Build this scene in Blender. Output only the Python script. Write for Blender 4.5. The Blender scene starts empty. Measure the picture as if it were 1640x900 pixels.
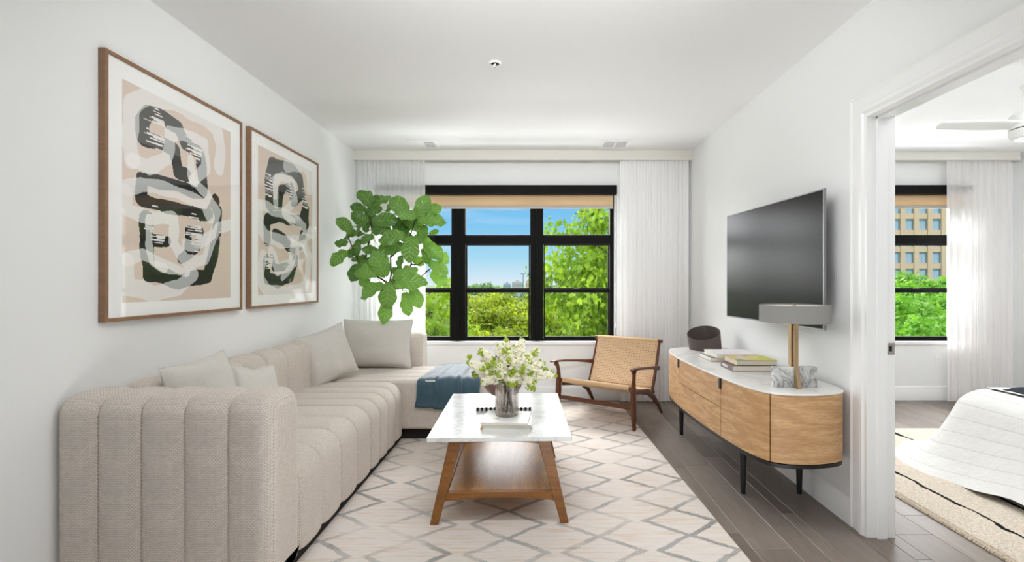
import bpy, math, random
import numpy as np
from mathutils import Vector, Matrix, Euler, noise as mnoise
R = math.radians
rnd = random.Random(7)
scn = bpy.context.scene
COL = scn.collection

# ---------------------------------------------------------------- camera
cam_d = bpy.data.cameras.new('camera'); cam = bpy.data.objects.new('camera', cam_d); COL.objects.link(cam)
cam.location = (0, 0, 1.29); cam.rotation_euler = (R(90), 0, 0)
cam_d.sensor_width = 36; cam_d.lens = 760 / 1640 * 36
cam_d.shift_x = -35 / 1640; cam_d.shift_y = 2 / 1640
cam_d.clip_start = .05; cam_d.clip_end = 3000
scn.camera = cam
# ---------------------------------------------------------------- look
vs = scn.view_settings
scn.display_settings.display_device = 'sRGB'
vs.view_transform = 'Standard'; vs.look = 'None'; vs.gamma = 1; vs.use_curve_mapping = False
vs.exposure = 0.0
cy = scn.cycles
cy.max_bounces = 14; cy.diffuse_bounces = 8; cy.glossy_bounces = 5; cy.transmission_bounces = 10; cy.transparent_max_bounces = 24
cy.caustics_reflective = False; cy.caustics_refractive = False
cy.use_denoising = True
cy.sample_clamp_indirect = 6

def lin(c):
    if isinstance(c, str):
        c = tuple(int(c[i:i+2], 16) / 255 for i in (0, 2, 4))
    return tuple((x / 12.92 if x <= .04045 else ((x + .055) / 1.055) ** 2.4) for x in c[:3]) + (1,)

# ---------------------------------------------------------------- world: clear blue summer sky, paler to the horizon
w = bpy.data.worlds.new('sky'); scn.world = w; w.use_nodes = True
nt = w.node_tree; nt.nodes.clear()
tc = nt.nodes.new('ShaderNodeTexCoord'); sp = nt.nodes.new('ShaderNodeSeparateXYZ')
rp = nt.nodes.new('ShaderNodeValToRGB'); bg = nt.nodes.new('ShaderNodeBackground'); wo = nt.nodes.new('ShaderNodeOutputWorld')
nt.links.new(tc.outputs['Generated'], sp.inputs[0]); nt.links.new(sp.outputs['Z'], rp.inputs[0])
cr = rp.color_ramp; cr.elements[0].position = 0; cr.elements[0].color = lin('d8ecf6')
cr.elements[1].position = 1.0; cr.elements[1].color = lin('3f8fd8')
for p_, c_ in ((.05, 'aadcf4'), (.12, '82c8f2'), (.2, '68b8ee')):
    e = cr.elements.new(p_); e.color = lin(c_)
mp = nt.nodes.new('ShaderNodeMapping'); mp.inputs['Scale'].default_value = (1.2, 1.2, 9); mp.inputs['Rotation'].default_value = (0, .5, 0)
cl = nt.nodes.new('ShaderNodeTexNoise'); cl.inputs['Scale'].default_value = 2.2; cl.inputs['Detail'].default_value = 5
cr2 = nt.nodes.new('ShaderNodeValToRGB'); cr2.color_ramp.elements[0].position = .52; cr2.color_ramp.elements[1].position = .75
cr2.color_ramp.elements[1].color = (.5, .5, .5, 1)
mx = nt.nodes.new('ShaderNodeMix'); mx.data_type = 'RGBA'
nt.links.new(tc.outputs['Generated'], mp.inputs[0]); nt.links.new(mp.outputs[0], cl.inputs[0]); nt.links.new(cl.outputs[0], cr2.inputs[0])
nt.links.new(cr2.outputs[0], mx.inputs[0]); nt.links.new(rp.outputs[0], mx.inputs[6]); mx.inputs[7].default_value = (.95, .97, 1, 1)
nt.links.new(mx.outputs[2], bg.inputs[0]); bg.inputs[1].default_value = 1.0
nt.links.new(bg.outputs[0], wo.inputs[0])

def sun(name, frm, strength, angle, col):
    d = bpy.data.lights.new(name, 'SUN'); d.energy = strength; d.angle = R(angle); d.color = col
    o = bpy.data.objects.new(name, d); COL.objects.link(o)
    o.rotation_euler = Vector(frm).to_track_quat('Z', 'Y').to_euler(); o.location = Vector(frm) * 5
    return o
# hazy daylight coming in through the windows, and the high sun over the roof that lights the trees
POW = dict(daylight=17.0, high=2.6, over=16, fwd=26, lift=27, spot=24, up=190, down=430, bover=12, bfwd=27, bup=260, bdown=150)
sun('window_daylight', (-.15, 1, .30), POW['daylight'], 110, (1.0, .985, .965))
sun('high_sun', (.35, -.55, .9), POW['high'], 2, (1, .95, .85))
def area(name, loc, tgt, sx, sy, power, col=(.965, .985, 1)):
    d = bpy.data.lights.new(name, 'AREA'); d.shape = 'RECTANGLE'; d.size = sx; d.size_y = sy; d.energy = power; d.color = col
    o = bpy.data.objects.new(name, d); COL.objects.link(o); o.location = loc
    o.rotation_euler = (Vector(loc) - Vector(tgt)).to_track_quat('Z', 'Y').to_euler()
    return o
# added fill lights, not lamps of the rooms: panels overhead and low, a spot on
# the far wall, and panels outside each window standing in for sky and ground
area('near_overhead_fill', (-.1, .35, 2.67), (-.1, .351, 0), 3.3, 2.4, POW['over'])  # added overhead fill out of view, no lamp of the room
area('forward_fill', (-.1, 1.85, 2.665), (-.1, 4.6, 1.4), 1.9, .12, POW['fwd'])  # added forward fill for the far half, no track is fitted there
area('low_upward_fill', (.5, 1.15, .06), (.35, 1.9, 2.7), 1.8, .8, POW['lift'])  # added low panel that brightens the ceiling, no real uplighter
sd = bpy.data.lights.new('far_wall_fill', 'SPOT'); sd.energy = POW['spot'] * 10; sd.spot_size = R(40); sd.color = (.965, .985, 1); sd.spot_blend = .7; sd.shadow_soft_size = .12  # added fill spot aimed at the far wall, unseen
so = bpy.data.objects.new('far_wall_fill', sd); COL.objects.link(so); so.location = (.1, -.9, 2.34)
so.rotation_euler = (Vector(so.location) - Vector((-.1, 5.0, 1.75))).to_track_quat('Z', 'Y').to_euler()
area('low_window_fill_living', (-.4, 6.2, -.3), (-.3, 4.2, 2.7), 3.0, 1.0, POW['up'])  # added panel below the sill, stands in for light off the ground
area('high_window_fill_living', (-.4, 6.7, 4.0), (-.2, 2.6, .4), 3.2, 2.4, POW['down'])  # added panel above the window head, stands in for sky light
area('bedroom_overhead_fill', (3.5, 1.0, 2.64), (3.5, 1.001, 0), 2.4, 1.4, POW['bover'])  # added overhead fill, unseen; the bedroom's own lamp is the fan light
area('bedroom_forward_fill', (3.3, 2.0, 2.6), (3.5, 4.6, 1.5), 2.4, .12, POW['bfwd'])  # added unseen fill towards the bedroom's window wall
area('low_window_fill_bedroom', (3.4, 6.2, -.3), (3.4, 4.2, 2.7), 3.0, 1.0, POW['bup'])  # added panel under the bedroom sill, imitates ground bounce
area('high_window_fill_bedroom', (3.4, 6.7, 4.0), (3.5, 2.6, .4), 3.0, 2.4, POW['bdown'])  # added panel above the bedroom window, imitates open sky

# ---------------------------------------------------------------- node helpers
def M(name, col, rough=.5, spec=.5, metal=0., **kw):
    m = bpy.data.materials.new(name); m.use_nodes = True
    b = m.node_tree.nodes['Principled BSDF']
    b.inputs['Base Color'].default_value = lin(col); b.inputs['Roughness'].default_value = rough
    b.inputs['Specular IOR Level'].default_value = spec; b.inputs['Metallic'].default_value = metal
    for k, v in kw.items():
        b.inputs[k.replace('_', ' ')].default_value = v
    return m
class N:
    """small wrapper to write node graphs tersely"""
    def __init__(s, m):
        s.t = m.node_tree; s.b = s.t.nodes.get('Principled BSDF')
    def n(s, typ, **kw):
        nd = s.t.nodes.new('ShaderNode' + typ)
        for k, v in kw.items(): setattr(nd, k, v)
        return nd
    def link(s, a, b): s.t.links.new(a, b)
    def put(s, sock, v):
        if isinstance(v, (int, float)): sock.default_value = v
        elif isinstance(v, (tuple, list)): sock.default_value = v
        else: s.link(v, sock)
    def co(s, which='Object', scale=(1, 1, 1), rot=(0, 0, 0), loc=(0, 0, 0)):
        t = s.n('TexCoord'); mp = s.n('Mapping')
        s.link(t.outputs[which], mp.inputs[0]); mp.inputs['Scale'].default_value = scale
        mp.inputs['Rotation'].default_value = rot; mp.inputs['Location'].default_value = loc
        return mp.outputs[0]
    def noise(s, co, scale=5, detail=3, rough=.5, dist=0):
        x = s.n('TexNoise'); s.link(co, x.inputs['Vector'])
        x.inputs['Scale'].default_value = scale; x.inputs['Detail'].default_value = detail
        x.inputs['Roughness'].default_value = rough; x.inputs['Distortion'].default_value = dist
        return x.outputs['Fac']
    def math(s, op, a, b=0., c=None, clamp=False):
        x = s.n('Math', operation=op); x.use_clamp = clamp
        s.put(x.inputs[0], a); s.put(x.inputs[1], b)
        if c is not None: s.put(x.inputs[2], c)
        return x.outputs[0]
    def ramp(s, f, stops):
        x = s.n('ValToRGB'); s.put(x.inputs[0], f); e = x.color_ramp.elements
        e[0].position, e[0].color = stops[0][0], lin(stops[0][1]) if isinstance(stops[0][1], str) else tuple([stops[0][1]] * 3) + (1,)
        e[1].position, e[1].color = stops[-1][0], lin(stops[-1][1]) if isinstance(stops[-1][1], str) else tuple([stops[-1][1]] * 3) + (1,)
        for p, c in stops[1:-1]:
            q = e.new(p); q.color = lin(c) if isinstance(c, str) else (c, c, c, 1)
        return x.outputs[0]
    def mix(s, f, a, b, typ='MIX'):
        x = s.n('Mix', data_type='RGBA', blend_type=typ)
        s.put(x.inputs[0], f)
        for i, v in ((6, a), (7, b)):
            if isinstance(v, str): v = lin(v)
            s.put(x.inputs[i], v)
        return x.outputs[2]
    def bump(s, h, strength=.3, dist=.01, chain=None):
        x = s.n('Bump'); s.link(h, x.inputs['Height']); x.inputs['Strength'].default_value = strength
        x.inputs['Distance'].default_value = dist
        if chain is not None: s.link(chain, x.inputs['Normal'])
        return x.outputs[0]
    def sep(s, co):
        x = s.n('SeparateXYZ'); s.link(co, x.inputs[0]); return x.outputs
    def comb(s, a, b, c=0.):
        x = s.n('CombineXYZ'); s.put(x.inputs[0], a); s.put(x.inputs[1], b); s.put(x.inputs[2], c); return x.outputs[0]
    def base(s, c): s.link(c, s.b.inputs['Base Color'])
    def normal(s, c): s.link(c, s.b.inputs['Normal'])

def plaster(name, col, rough=.6):
    m = M(name, col, rough, .3); g = N(m)
    h = g.noise(g.co(scale=(1, 1, 1)), 120, 3)
    h2 = g.noise(g.co(), 9, 2)
    g.normal(g.bump(h, .08, .002, g.bump(h2, .05, .01)))
    return m
def marble(name, base, vein, scale, amount=.55, rough=.18, w=.03):
    m = M(name, base, rough, .5); g = N(m); co = g.co()
    d = g.noise(co, scale * .7, 5, .6)
    n1 = g.noise(g.co(scale=(1, 1, 1)), scale, 6, .62, 1.2)
    v = g.math('ABSOLUTE', g.math('SUBTRACT', n1, .5))
    line = g.ramp(v, [(0, 1.), (w, .35), (w * 3.2, 0.)])
    soft = g.ramp(d, [(.42, 0.), (.75, .8)])
    c = g.mix(g.math('MULTIPLY', line, amount), base, vein)
    c = g.mix(g.math('MULTIPLY', soft, amount * .5), c, vein)
    g.base(c); return m
def wood(name, c1, c2, c3, stretch=(1, 1, 12), scale=4, rough=.4, bands=26, which='Object', cathedral=.5):
    m = M(name, c1, rough, .4); g = N(m)
    co = g.co(which, scale=stretch)
    n1 = g.noise(co, scale, 2, .5, .4)
    b = g.math('SINE', g.math('MULTIPLY', n1, bands))
    b = g.math('MULTIPLY_ADD', b, .5, .5)
    fine = g.noise(g.co(which, scale=tuple(x * 5 for x in stretch)), scale * 4, 4, .65)
    c = g.mix(g.math('MULTIPLY', b, cathedral), c1, c2)
    c = g.mix(g.ramp(fine, [(.38, .0), (.72, .75)]), c, c3)
    g.base(c); g.normal(g.bump(fine, .12, .002)); return m
def fabric(name, col, col2, cell=.007, strength=.6, which='UV'):
    """woven upholstery: staggered little stitches"""
    m = M(name, col, .92, .15); g = N(m); m.node_tree.nodes['Principled BSDF'].inputs['Sheen Weight'].default_value = .15
    co = g.co(which); br = g.n('TexBrick'); br.offset = .5
    nz = g.n('TexNoise'); g.link(co, nz.inputs['Vector']); nz.inputs['Scale'].default_value = 60
    ad = g.n('VectorMath', operation='MULTIPLY_ADD'); g.link(nz.outputs['Color'], ad.inputs[0])
    ad.inputs[1].default_value = (.003, .003, 0); g.link(co, ad.inputs[2])
    g.link(ad.outputs[0], br.inputs['Vector']); br.inputs['Scale'].default_value = 1
    br.inputs['Brick Width'].default_value = cell * 1.5; br.inputs['Row Height'].default_value = cell * .85
    br.inputs['Mortar Size'].default_value = cell * .16; br.inputs['Mortar Smooth'].default_value = 1
    br.inputs['Color1'].default_value = (1, 1, 1, 1); br.inputs['Color2'].default_value = (.6, .6, .6, 1); br.inputs['Mortar'].default_value = (0, 0, 0, 1)
    big = g.noise(g.co(which), 7, 4)
    th = g.noise(g.co(which, scale=(14, 160, 1)), 3, 3)
    c = g.mix(g.ramp(br.outputs['Color'], [(0, 1.), (.8, 0.)]), col, col2)
    c = g.mix(g.math('MULTIPLY', th, .25), c, col2)
    g.base(c); g.normal(g.bump(br.outputs['Color'], strength, .0025, g.bump(big, .15, .006))); return m

mt = {}
mt['wall'] = plaster('wall_paint', 'eceded'); mt['ceil'] = plaster('ceiling_paint', 'ededed')
mt['trim'] = M('white_trim_gloss', 'f0f0f0', .28, .5)
mt['pelmet'] = M('pelmet_paint', 'dedcd4', .6, .3)
mt['black'] = M('black_window_aluminium', '070605', .6, .15)
mt['blackmetal'] = M('black_metal', '101010', .45, .5)
mt['white_plastic'] = M('white_plastic', 'eeeeee', .4, .4)
mt['grille'] = M('grille_shadow', '3a3a3a', .7, .2)
mt['chrome'] = M('polished_steel', 'c8c8c8', .18, .5, 1.)
mt['brass'] = M('brushed_brass', 'b59a78', .38, .5, .75)
mt['dark_plinth'] = M('dark_plinth', '2a2624', .8, .2)
mt['sofa'] = fabric('cream_boucle_weave', 'eae0d7', 'b9aca0', .0085, .9)
mt['cushion'] = fabric('cushion_linen', 'dcd9d2', 'bcb8b0', .0035, .35)
mt['piping'] = M('cushion_edge', 'cfccc5', .9, .1)

# ---------------------------------------------------------------- mesh builder
class MB:
    def __init__(s): s.v = []; s.f = []; s.m = []; s.uv = []; s.has_uv = False
    def add(s, vs, fs, mi=0, uvs=None):
        o = len(s.v); s.v += [tuple(p) for p in vs]
        for f in fs: s.f.append(tuple(i + o for i in f)); s.m.append(mi)
        if uvs is not None: s.has_uv = True; s.uv += [tuple(u) for u in uvs]
        else: s.uv += [(p[0] + p[1] * .7, p[2] + p[1] * .7) for p in vs]
        return s
    def box(s, a, b, mi=0):
        x0, y0, z0 = a; x1, y1, z1 = b
        x0, x1 = sorted((x0, x1)); y0, y1 = sorted((y0, y1)); z0, z1 = sorted((z0, z1))
        v = [(x0, y0, z0), (x1, y0, z0), (x1, y1, z0), (x0, y1, z0), (x0, y0, z1), (x1, y0, z1), (x1, y1, z1), (x0, y1, z1)]
        return s.add(v, [(0, 3, 2, 1), (4, 5, 6, 7), (0, 1, 5, 4), (1, 2, 6, 5), (2, 3, 7, 6), (3, 0, 4, 7)], mi)
    def prism(s, pts, z0, z1, mi=0, mi_side=None):
        n = len(pts); v = [(p[0], p[1], z0) for p in pts] + [(p[0], p[1], z1) for p in pts]
        s.add(v, [tuple(range(n - 1, -1, -1)), tuple(range(n, 2 * n))] , mi)
        o = len(s.v) - 2 * n
        for i in range(n):
            j = (i + 1) % n; s.f.append((o + i, o + j, o + n + j, o + n + i)); s.m.append(mi if mi_side is None else mi_side)
        return s
    def sweep(s, path, rad, n=10, sq=2., mi=0, up=(0, 0, 1), closed=False):
        """sweep a (super)ellipse along a path; rad = number, (w,h) or a list of them"""
        P = [Vector(p) for p in path]; K = len(P); up = Vector(up)
        vs = []
        for i, p in enumerate(P):
            t = (P[min(i + 1, K - 1)] - P[max(i - 1, 0)]).normalized()
            sx = t.cross(up)
            if sx.length < 1e-4: sx = t.cross(Vector((1, 0, .01)))
            sx.normalize(); sy = sx.cross(t).normalized()
            r = rad[i] if isinstance(rad, list) else rad
            a, b = (r, r) if isinstance(r, (int, float)) else r
            for k in range(n):
                th = 2 * math.pi * (k + .5) / n; c, d = math.cos(th), math.sin(th)
                cx = math.copysign(abs(c) ** (2 / sq), c); cy_ = math.copysign(abs(d) ** (2 / sq), d)
                vs.append(p + sx * a * cx + sy * b * cy_)
        fs = []
        for i in range(K - 1):
            for k in range(n):
                q = (k + 1) % n; fs.append((i * n + k, i * n + q, (i + 1) * n + q, (i + 1) * n + k))
        fs.append(tuple(range(n - 1, -1, -1))); fs.append(tuple((K - 1) * n + k for k in range(n)))
        return s.add(vs, fs, mi)
    def lathe(s, prof, n=32, c=(0, 0, 0), mi=0, cap0=True, cap1=True, rib=None):
        vs = []; fs = []
        for (r, z) in prof:
            for k in range(n):
                th = 2 * math.pi * k / n; rr = r * (1 + (rib * math.cos(th * rib_n) if rib else 0)) if rib else r
                vs.append((c[0] + rr * math.cos(th), c[1] + rr * math.sin(th), c[2] + z))
        K = len(prof)
        for i in range(K - 1):
            for k in range(n):
                q = (k + 1) % n; fs.append((i * n + k, i * n + q, (i + 1) * n + q, (i + 1) * n + k))
        if cap0: fs.append(tuple(range(n - 1, -1, -1)))
        if cap1: fs.append(tuple((K - 1) * n + k for k in range(n)))
        return s.add(vs, fs, mi)
    def grid(s, fn, nu, nv, mi=0, close_u=False, uvf=None):
        vs = []; uv = []
        for j in range(nv + 1):
            for i in range(nu + 1 if not close_u else nu):
                vs.append(fn(i / nu, j / nv)); uv.append(uvf(i / nu, j / nv) if uvf else (i / nu, j / nv))
        W = nu + 1 if not close_u else nu; fs = []
        for j in range(nv):
            for i in range(nu):
                i2 = (i + 1) % W; fs.append((j * W + i, j * W + i2, (j + 1) * W + i2, (j + 1) * W + i))
        return s.add(vs, fs, mi, uv)
    def build(s, name, mats, parent=None, bevel=0, smooth=None, solid=0, subsurf=0, segs=2):
        me = bpy.data.meshes.new(name); me.from_pydata(s.v, [], s.f)
        mats = mats if isinstance(mats, (list, tuple)) else [mats]
        for m in mats: me.materials.append(m)
        if len(mats) > 1: me.polygons.foreach_set('material_index', s.m)
        if s.has_uv:
            L = me.uv_layers.new(name='UVMap'); idx = np.empty(len(me.loops), dtype=np.int32)
            me.loops.foreach_get('vertex_index', idx)
            L.data.foreach_set('uv', np.array(s.uv, dtype=np.float32)[idx].ravel())
        me.validate()
        o = bpy.data.objects.new(name, me); COL.objects.link(o)
        if smooth is not None or bevel:
            me.polygons.foreach_set('use_smooth', [True] * len(me.polygons))
            me.set_sharp_from_angle(angle=R(smooth if smooth else 35))
        if bevel:
            b = o.modifiers.new('bevel', 'BEVEL'); b.width = bevel; b.segments = segs; b.limit_method = 'ANGLE'; b.harden_normals = True
        if solid:
            b = o.modifiers.new('solid', 'SOLIDIFY'); b.thickness = solid; b.offset = 0
        if subsurf:
            b = o.modifiers.new('sub', 'SUBSURF'); b.levels = subsurf; b.render_levels = subsurf
        if parent is not None:
            o.parent = parent; o.location = (0, 0, 0)
            if parent.get('_origin'): pass
        return o

def thing(name, label, cat, loc=(0, 0, 0), rz=0, group=None):
    o = bpy.data.objects.new(name, None); COL.objects.link(o); o.empty_display_size = .1
    o.location = loc; o.rotation_euler = (0, 0, rz); o['label'] = label; o['category'] = cat
    if group: o['group'] = group
    return o
def tag(o, label, cat, group=None, kind=None):
    o['label'] = label; o['category'] = cat
    if group: o['group'] = group
    if kind: o['kind'] = kind
    return o
def structure(o): o['kind'] = 'structure'; return o
def rebase(o, loc):
    """move a mesh object's origin to loc (its vertices were written in world space)"""
    o.data.transform(Matrix.Translation(-Vector(loc))); o.location = loc; return o
def copy_tree(o, parent=None):
    c = o.copy(); COL.objects.link(c)
    if parent is not None: c.parent = parent
    for ch in o.children: copy_tree(ch, c)
    return c
def text_mesh(name, body, size, mat, parent, matrix, depth=.0004, spacing=1., bold=0):
    cu = bpy.data.curves.new(name, 'FONT'); cu.body = body; cu.size = size; cu.extrude = depth; cu.offset = bold
    cu.align_x = 'CENTER'; cu.align_y = 'CENTER'; cu.space_character = spacing
    t = bpy.data.objects.new(name, cu); COL.objects.link(t)
    dg = bpy.context.evaluated_depsgraph_get(); me = bpy.data.meshes.new_from_object(t.evaluated_get(dg))
    bpy.data.objects.remove(t); me.name = name
    me.materials.clear(); me.materials.append(mat); me.transform(matrix)
    o = bpy.data.objects.new(name, me); COL.objects.link(o); o.parent = parent; return o

# world point of a photo pixel at depth Y
def at(px, py, Y): return Vector(((px - 855) / 760 * Y, Y, 1.29 - (py - 452) / 760 * Y))

# ================================================================ SETTING
XL, XR, YB, H, YN = -1.92, 1.69, 5.2, 2.70, -1.7
BX0, BX1, HB, YBN = 1.81, 5.25, 2.68, .1
# floor of mixed-width planks (one mesh)
m = M('dark_oak_planks', '6a5f58', .38, .5); g = N(m)
at_ = g.n('Attribute'); at_.attribute_name = 'tone'
co = g.co(scale=(9, .8, 1)); wv = g.noise(co, 3, 5, .6, .5); kn = g.noise(g.co(scale=(30, 1.6, 1)), 5, 4, .7)
c = g.mix(wv, '756960', 'a3978d'); c = g.mix(at_.outputs['Fac'], c, g.mix(.8, c, '5d5148'))
c = g.mix(g.ramp(kn, [(.5, 0.), (.8, .6)]), c, '574c46')
pt = g.noise(g.co(scale=(2, 1, 1)), 2.2, 3); c = g.mix(g.ramp(pt, [(.35, 0.), (.7, .35)]), c, '8a7f78')
g.base(c); g.put(g.b.inputs['Roughness'], g.math('MULTIPLY_ADD', kn, .25, .24)); g.normal(g.bump(kn, .1, .002))
mt['floor'] = m
def make_floor():
    mb = MB(); tones = []
    fr = random.Random(3); x = -2.1; widths = [.19, .13, .075]; i = 0
    while x < 5.5:
        wd = widths[i % 3]; i += 1; y = -1.9 - fr.random() * .9
        while y < 5.5:
            L = .7 + fr.random() * .9; e = .0022; y1 = min(y + L, 5.55); tn = fr.random()
            a = [(x, y, -.0026), (x + wd, y, -.0026), (x + wd, y1, -.0026), (x, y1, -.0026)]
            b = [(x + e, y + e, 0), (x + wd - e, y + e, 0), (x + wd - e, y1 - e, 0), (x + e, y1 - e, 0)]
            mb.add(a + b, [(4, 5, 6, 7), (0, 1, 5, 4), (1, 2, 6, 5), (2, 3, 7, 6), (3, 0, 4, 7)]); tones += [tn] * 5
            y = y1
        x += wd
    o = mb.build('floor', mt['floor']); at2 = o.data.attributes.new('tone', 'FLOAT', 'FACE'); at2.data.foreach_set('value', tones)
    structure(o)
    s = MB().box((-2.2, -2, -.30), (5.6, 5.45, -.004)).build('floor_slab', mt['trim']); structure(s)
make_floor()
structure(MB().box((-2.2, -2, H), (1.75, 5.45, H + .35)).build('ceiling', mt['ceil']))
structure(MB().box((1.75, -2, HB), (5.6, 5.45, H + .35)).build('ceiling_bedroom', mt['ceil']))
structure(MB().box((-2.2, -2, 0), (XL, 5.45, H)).build('wall_left', mt['wall']))
structure(MB().box((XL, -2, 0), (BX0, YN, H)).build('wall_near', mt['wall']))
# wall with the doorway
DY0, DY1, DH = 1.47, 2.41, 2.143
structure(MB().box((XR, DY1, 0), (BX0, YB, H)).box((XR, YN, 0), (BX0, DY0, H)).box((XR, DY0, DH), (BX0, DY1, H)).build('wall_right', mt['wall']))
structure(MB().box((BX1, -2, 0), (5.6, 5.45, HB)).build('wall_bedroom_right', mt['wall']))
structure(MB().box((BX0, -2, 0), (BX1, YBN, HB)).build('wall_bedroom_near', mt['wall']))
WX0, WX1, WZ0, WZ1 = -1.735, .907, .641, 2.345
VX0, VX1 = 1.99, 4.74
def window_wall(name, x0, x1, a, b, h):
    structure(MB().box((x0, YB, 0), (x1, 5.45, WZ0 - .03)).box((x0, YB, WZ1), (x1, 5.45, h)).box((x0, YB, WZ0 - .03), (a, 5.45, WZ1))
              .box((b, YB, WZ0 - .03), (x1, 5.45, WZ1)).build(name, mt['wall']))
window_wall('wall_back', XL, 1.75, WX0, WX1, H)
window_wall('wall_bedroom_back', 1.75, BX1, VX0, VX1, HB)
# baseboards
def baseboard(name, p0, p1, n):
    """p0-p1 along the wall foot, n = direction into the room"""
    p0 = Vector(p0); p1 = Vector(p1); n = Vector(n)
    pr = [(0, 0), (.016, 0), (.016, .115), (.011, .128), (.011, .142), (.004, .152), (0, .152)]
    mb = MB(); vs = [p + n * a + Vector((0, 0, b)) for p in (p0, p1) for a, b in pr]; k = len(pr)
    mb.add(vs, [(i, (i + 1) % k, k + (i + 1) % k, k + i) for i in range(k)] + [tuple(range(k)), tuple(range(2 * k - 1, k - 1, -1))])
    o = mb.build(name, mt['trim'], smooth=25); structure(o)
baseboard('baseboard_left', (XL, YN, 0), (XL, YB, 0), (1, 0, 0))
baseboard('baseboard_back', (XL + .016, YB, 0), (XR - .016, YB, 0), (0, -1, 0))
baseboard('baseboard_right', (XR, DY1 + .105, 0), (XR, YB - .0165, 0), (-1, 0, 0))
baseboard('baseboard_bedroom_back', (BX0, YB, 0), (BX1 - .016, YB, 0), (0, -1, 0))
baseboard('baseboard_bedroom_right', (BX1, YBN, 0), (BX1, YB - .0165, 0), (-1, 0, 0))
baseboard('baseboard_bedroom_left', (BX0, DY1 + .11, 0), (BX0, YB - .0165, 0), (1, 0, 0))
# doorway: casing with stepped profile, jamb, stop, strike plate
door = bpy.data.objects.new('door_1', None); COL.objects.link(door); structure(door)
def casing(side_x, sgn):
    mb = MB(); prof = [(0, .012), (.012, .020), (.030, .020), (.036, .015), (.088, .011), (.100, .017), (.105, .017)]
    cuts = prof
    def run(pts_in):
        # strips follow the opening's outline: up the far side, across, down the near side
        for (d0, t0), (d1, t1) in zip(cuts[:-1], cuts[1:]):
            def ring(d, t):
                x = side_x + sgn * t
                return [(x, DY1 + d, 0), (x, DY1 + d, DH + d), (x, DY0 - d, DH + d), (x, DY0 - d, 0)]
            a = ring(d0, t0); b = ring(d1, t1)
            mb.add(a + b, [(0, 1, 5, 4), (1, 2, 6, 5), (2, 3, 7, 6)])
        for d, t in (cuts[0], cuts[-1]):
            a = [(side_x + sgn * t, DY1 + d, 0), (side_x + sgn * t, DY1 + d, DH + d), (side_x + sgn * t, DY0 - d, DH + d), (side_x + sgn * t, DY0 - d, 0)]
            b = [(side_x, p[1], p[2]) for p in a]
            mb.add(a + b, [(0, 1, 5, 4), (1, 2, 6, 5), (2, 3, 7, 6)])
    run(None); return mb
casing(XR, -1).build('casing', mt['trim'], door)
casing(BX0, 1).build('casing', mt['trim'], door)
jb = MB().box((XR - .012, DY1, 0), (BX0 + .012, DY1 - .018, DH)).box((XR - .012, DY0, 0), (BX0 + .012, DY0 + .018, DH)).box((XR - .012, DY0 + .018, DH), (BX0 + .012, DY1 - .018, DH - .018))
jb.build('jamb', mt['trim'], door, bevel=.002)
st = MB().box((XR + .035, DY1 - .018, 0), (BX0 - .035, DY1 - .030, DH - .018)).box((XR + .035, DY0 + .018, 0), (BX0 - .035, DY0 + .030, DH - .018)).box((XR + .035, DY0 + .018, DH - .018), (BX0 - .035, DY1 - .018, DH - .030))
st.build('door_stop', mt['trim'], door, bevel=.002)
sk = MB().box((BX0 - .030, DY1 - .0195, .925), (BX0 + .008, DY1 - .018, .985)); sk.build('strike_plate', mt['chrome'], door, bevel=.001)
MB().box((BX0 - .020, DY1 - .0205, .942), (BX0 - .006, DY1 - .0193, .968)).build('strike_hole', mt['blackmetal'], door)

# windows
glass = bpy.data.materials.new('window_glass'); glass.use_nodes = True; t_ = glass.node_tree; t_.nodes.clear()
lw_ = t_.nodes.new('ShaderNodeLayerWeight'); pw_ = t_.nodes.new('ShaderNodeMath'); pw_.operation = 'POWER'; pw_.inputs[1].default_value = 5; fr_ = t_.nodes.new('ShaderNodeMath'); fr_.operation = 'MULTIPLY_ADD'; fr_.inputs[1].default_value = .3; fr_.inputs[2].default_value = .006; t_.links.new(lw_.outputs['Facing'], pw_.inputs[0]); t_.links.new(pw_.outputs[0], fr_.inputs[0]); tr_ = t_.nodes.new('ShaderNodeBsdfTransparent'); gl_ = t_.nodes.new('ShaderNodeBsdfGlossy')
gl_.inputs['Roughness'].default_value = .02; mx_ = t_.nodes.new('ShaderNodeMixShader'); ou_ = t_.nodes.new('ShaderNodeOutputMaterial')
t_.links.new(fr_.outputs[0], mx_.inputs[0]); t_.links.new(tr_.outputs[0], mx_.inputs[1]); t_.links.new(gl_.outputs[0], mx_.inputs[2]); t_.links.new(mx_.outputs[0], ou_.inputs[0])
mt['glass'] = glass
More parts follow.
